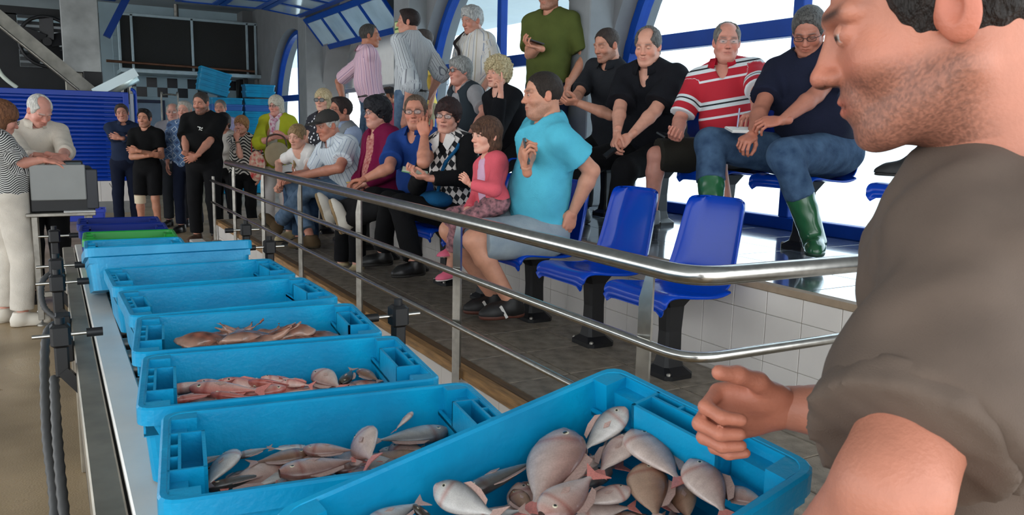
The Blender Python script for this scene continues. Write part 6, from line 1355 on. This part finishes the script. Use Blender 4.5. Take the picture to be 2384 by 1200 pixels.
hfish(640,640,760,720,.045,'dark','dark fish beneath the grey silver fish '+G,1)
hfish(1290,345,1390,440,.030,'dark','dark fish at the bottom behind the large pale bream '+G,1)
hfish(1000,660,1270,700,.03,'bream','pale fish at the bottom under the near bream '+G,1)
hfish(1450,700,1700,690,.035,'brown','brown fish at the bottom of the pile '+G,1)
rgf = np.random.default_rng(21)
for i in range(16):
    a = rgf.uniform(0, 6.28); c = V(-.17+.34*((i % 8)+.5)/8, -.08+.17*(i//8)+rgf.uniform(-.015,.015)); d = V(math.cos(a)*.080, math.sin(a)*.055)
    fish(hloc(c[0]+d[0], c[1]+d[1], .078), hloc(c[0]-d[0], c[1]-d[1], .070), hz, ('bream','brown','silver','bream')[i % 4], 'pale fish of the bottom layer under the pile in the held crate', 'bottom layer in the held crate', flip=1 if i % 2 else -1, roll=rgf.uniform(-.3,.3))
def bottom_layer(cr, n, kind, label, group, yaw, ln, nx, z=.030, span=(.175,.11), rot=6.28):
    c0 = CRATES[cr].location; ca, sa = math.cos(math.radians(yaw)), math.sin(math.radians(yaw)); ny = n//nx
    for i in range(n):
        lx = -span[0]+2*span[0]*((i % nx)+.5)/nx; ly = -span[1]+2*span[1]*((i//nx)+.5)/ny; a = rgf.uniform(-rot/2, rot/2); d = V(math.cos(a), math.sin(a))*ln/2
        P_ = lambda x, y, zz: V(c0[0]+x*ca-y*sa, c0[1]+x*sa+y*ca, c0[2]+zz)
        fish(P_(lx+d[0],ly+d[1]*.8,z+rgf.uniform(0,.015)), P_(lx-d[0],ly-d[1]*.8,z+rgf.uniform(0,.015)), (0,0,1), kind[i % len(kind)], label, group, flip=1 if i % 2 else -1, roll=rgf.uniform(-.35,.35))
bottom_layer('bream', 24, ('bream','silver','brown','bream'), 'pale fish of the layer under the others in the bream crate', 'bottom layer in the bream crate', -7.5, .17, 8, .055)
bottom_layer('mullet', 30, ('mullet',), 'red mullet of the layer under the heap in the second crate', 'bottom layer of red mullet', -7, .19, 6, .055, rot=1.4)
# ---- first crate on the belt
def rfish(cr, ox, oy, sc, x0, y0, x1, y1, z, kind, label, group, flip=1, roll=0.0, grow=1.0):
    ymax = CRATES['bream' if cr == 'bream' else 'mullet'].location[1]
    def f(x, y, zz):
        for q in range(16):
            P_ = px(ox+x/sc, oy+y/sc, Z=zz)
            if P_[1] < ymax+.150-.125*(P_[0]-.44) or zz > .868: break
            zz += .006
        return P_
    a, b = f(x0,y0,z), f(x1,y1,z); m_ = (a+b)/2; a = m_+(a-m_)*grow; b = m_+(b-m_)*grow
    return fish(a, b, (0,0,1), kind, label, group, flip=flip, roll=roll)
def b1(*a, **k):
    return rfish('bream', 240, 620, 2.069, *a[:7], group='fish in the bream crate', **k) if False else rfish('bream', 240, 620, 2.069, a[0], a[1], a[2], a[3], a[4], a[5], a[6], 'fish in the bream crate', **k)
B = 'in the bream crate'
b1(630,895,480,1085,.815,'silver','white bellied fish pointing at the handle corner '+B, roll=.4)
b1(500,1075,860,985,.80,'slim','long brown backed fish along the near wall '+B, roll=-.3)
b1(850,1000,1260,925,.825,'bream','pale fish with a red mouth lying along the near wall '+B)
b1(990,900,690,950,.815,'brown','dark reddish fish in the middle '+B, flip=-1)
b1(965,885,1240,890,.825,'bream','pale fish with a round eye lying above the dark one '+B)
b1(640,920,820,870,.81,'silver','white oval fish towards the far wall '+B)
b1(990,880,790,880,.80,'silver','grey green fish along the far wall '+B)
b1(1245,805,1290,960,.845,'bream','pale fish standing on its tail between two others '+B, roll=.8)
b1(1660,795,1270,850,.82,'silver','large silver scaled fish at the handle end '+B, flip=-1)
b1(1490,705,1400,800,.835,'bream','fish head with a round eye poking up at the far wall '+B, roll=.6)
b1(440,960,600,900,.80,'silver','grey fish at the left end '+B)
b1(1100,985,1330,930,.80,'bream','pale fish by the near wall '+B)
b1(470,1010,600,930,.79,'dark','dark olive fish under the white bellied one '+B)
b1(1330,900,1560,870,.785,'silver','silver fish at the bottom '+B)
b1(700,990,560,1040,.785,'brown','brown fish at the bottom '+B)
# ---- red mullet crate
mc_ = [(300,600,640,560),(640,640,300,640),(590,545,470,590),(420,590,800,600),(560,560,860,590),(700,560,980,590),(880,590,600,625),(330,650,560,610),(760,540,960,560),(980,560,840,540),(300,620,430,660),(520,620,760,640),(680,600,940,600),(450,560,700,590),(860,560,1020,575)]
for i, (x0,y0,x1,y1) in enumerate(mc_):
    rfish(0, 240, 620, 2.069, x0, y0, x1, y1, .80+.012*(i % 4), 'mullet', 'slim red mullet lying in the heap in the second crate', 'red mullet in the second crate', roll=(i % 5-2)*.35, flip=1 if i % 2 else -1)
rfish(0, 240, 620, 2.069, 1020,510,1160,590,.825,'bream','pink and white fish head up beside the red mullet heap','odd fish in the mullet crate', roll=.4)
rfish(0, 240, 620, 2.069, 1150,570,1210,490,.82,'dark','dark brown round fish between two paler fish in the mullet crate','odd fish in the mullet crate')
rfish(0, 240, 620, 2.069, 1230,500,1340,560,.82,'brown','tan fish at the handle end of the mullet crate','odd fish in the mullet crate')
rfish(0, 240, 620, 2.069, 940,580,1060,580,.80,'brown','grey tan fish between the mullet heap and the pink fish','odd fish in the mullet crate')
# ---- squid and cuttlefish
def squid_mesh(seed):
    rg = np.random.default_rng(seed); F = Field(.0055)
    F.ell((.0,0,.018), I3, (.062,.030,.020), .015); F.ell((.045,0,.012), I3, (.028,.038,.007), .01); F.ell((-.068,0,.016), I3, (.022,.021,.016), .012)
    for k in range(7):
        a = (k-3)*.28; p = V(-.082,.004*(k-3),.014)
        d = V(-math.cos(a),math.sin(a),.05*rg.uniform(-1,1.4)); cu = rg.uniform(-.5,.5)
        for q in range(4):
            e = p+nrm(d)*.020; F.cone(p, e, .0075-.0013*q, .0065-.0013*q, .004); p = e; d = d+V(-d[1]*cu, d[0]*cu, rg.uniform(-.35,.4))
    F.noise(.002, 90, seed); vs, fs = F.run(); x = vs[:,0]; w = (np.sin(vs[:,0]*150+seed)*np.sin(vs[:,1]*170)*.5+.5)[:,None]
    up_ = np.clip((vs[:,2]-.012)/.02,0,1)[:,None]
    c = np.array(lin((178,140,120)))*(1-up_)+up_*(np.array(lin((62,30,22)))*w+np.array(lin((140,82,62)))*(1-w)); me = quad_mesh('squid', vs, fs, c); me.materials.append(M_FISH); return me
SQ = [squid_mesh(k) for k in range(4)]; rg = np.random.default_rng(5)
cq = CRATES['squid']; cl_ = cq.location
for i in range(28):
    a = math.radians(-6.5); lx, ly = -.15+.32*((i % 9)+.3*(i//9))/8.6, (-.07,.0,.07,.02)[i//9]+rg.uniform(-.02,.02); z = ZB+.022+(.020 if i % 3 else .044)+(.02 if i//9 == 1 else 0)
    o = link('squid', SQ[i % 4]); tag(o, 'brown mottled squid tangled in the heap in the third crate', 'squid', 'squid in the third crate')
    o.location = (cl_[0]+lx*math.cos(a)-ly*math.sin(a), cl_[1]+lx*math.sin(a)+ly*math.cos(a), z+.02); o.rotation_euler = (rg.uniform(-.35,.35), rg.uniform(-.3,.3), (0 if lx < 0 else math.pi)+math.pi*(i % 7 == 0)*0+rg.uniform(-.7,.7)+math.pi); o.scale = (1.15,1.15,1.2)
def loose(u0, v0, u1, v1, z, kind, label, group, **k): return fish(px(u0,v0,Z=z), px(u1,v1,Z=z), (0,0,1), kind, label, group, **k)
loose(525,715,570,713,.775,'mullet','red tailed fish lying in the nearly empty crate behind the squid','few fish')
loose(590,712,632,708,.775,'mullet','second red fish lying towards the handle in the nearly empty crate','few fish')
loose(318,732,345,726,.775,'dark','dark fish in the left corner of the nearly empty crate','few fish')
loose(495,640,530,637,.785,'silver','longer pale fish in the crate with two fish','few fish')
loose(560,636,576,628,.790,'brown','short tan fish in the crate with two fish','few fish')
for i, (u0,v0,u1,v1) in enumerate(((245,582,270,580),(297,580,320,578),(318,579,338,577),(372,575,386,575),(206,586,225,585))):
    loose(u0, v0, u1, v1, .86, 'bream', 'pale pink fish lying in the small light blue crate', 'fish in the small crate')
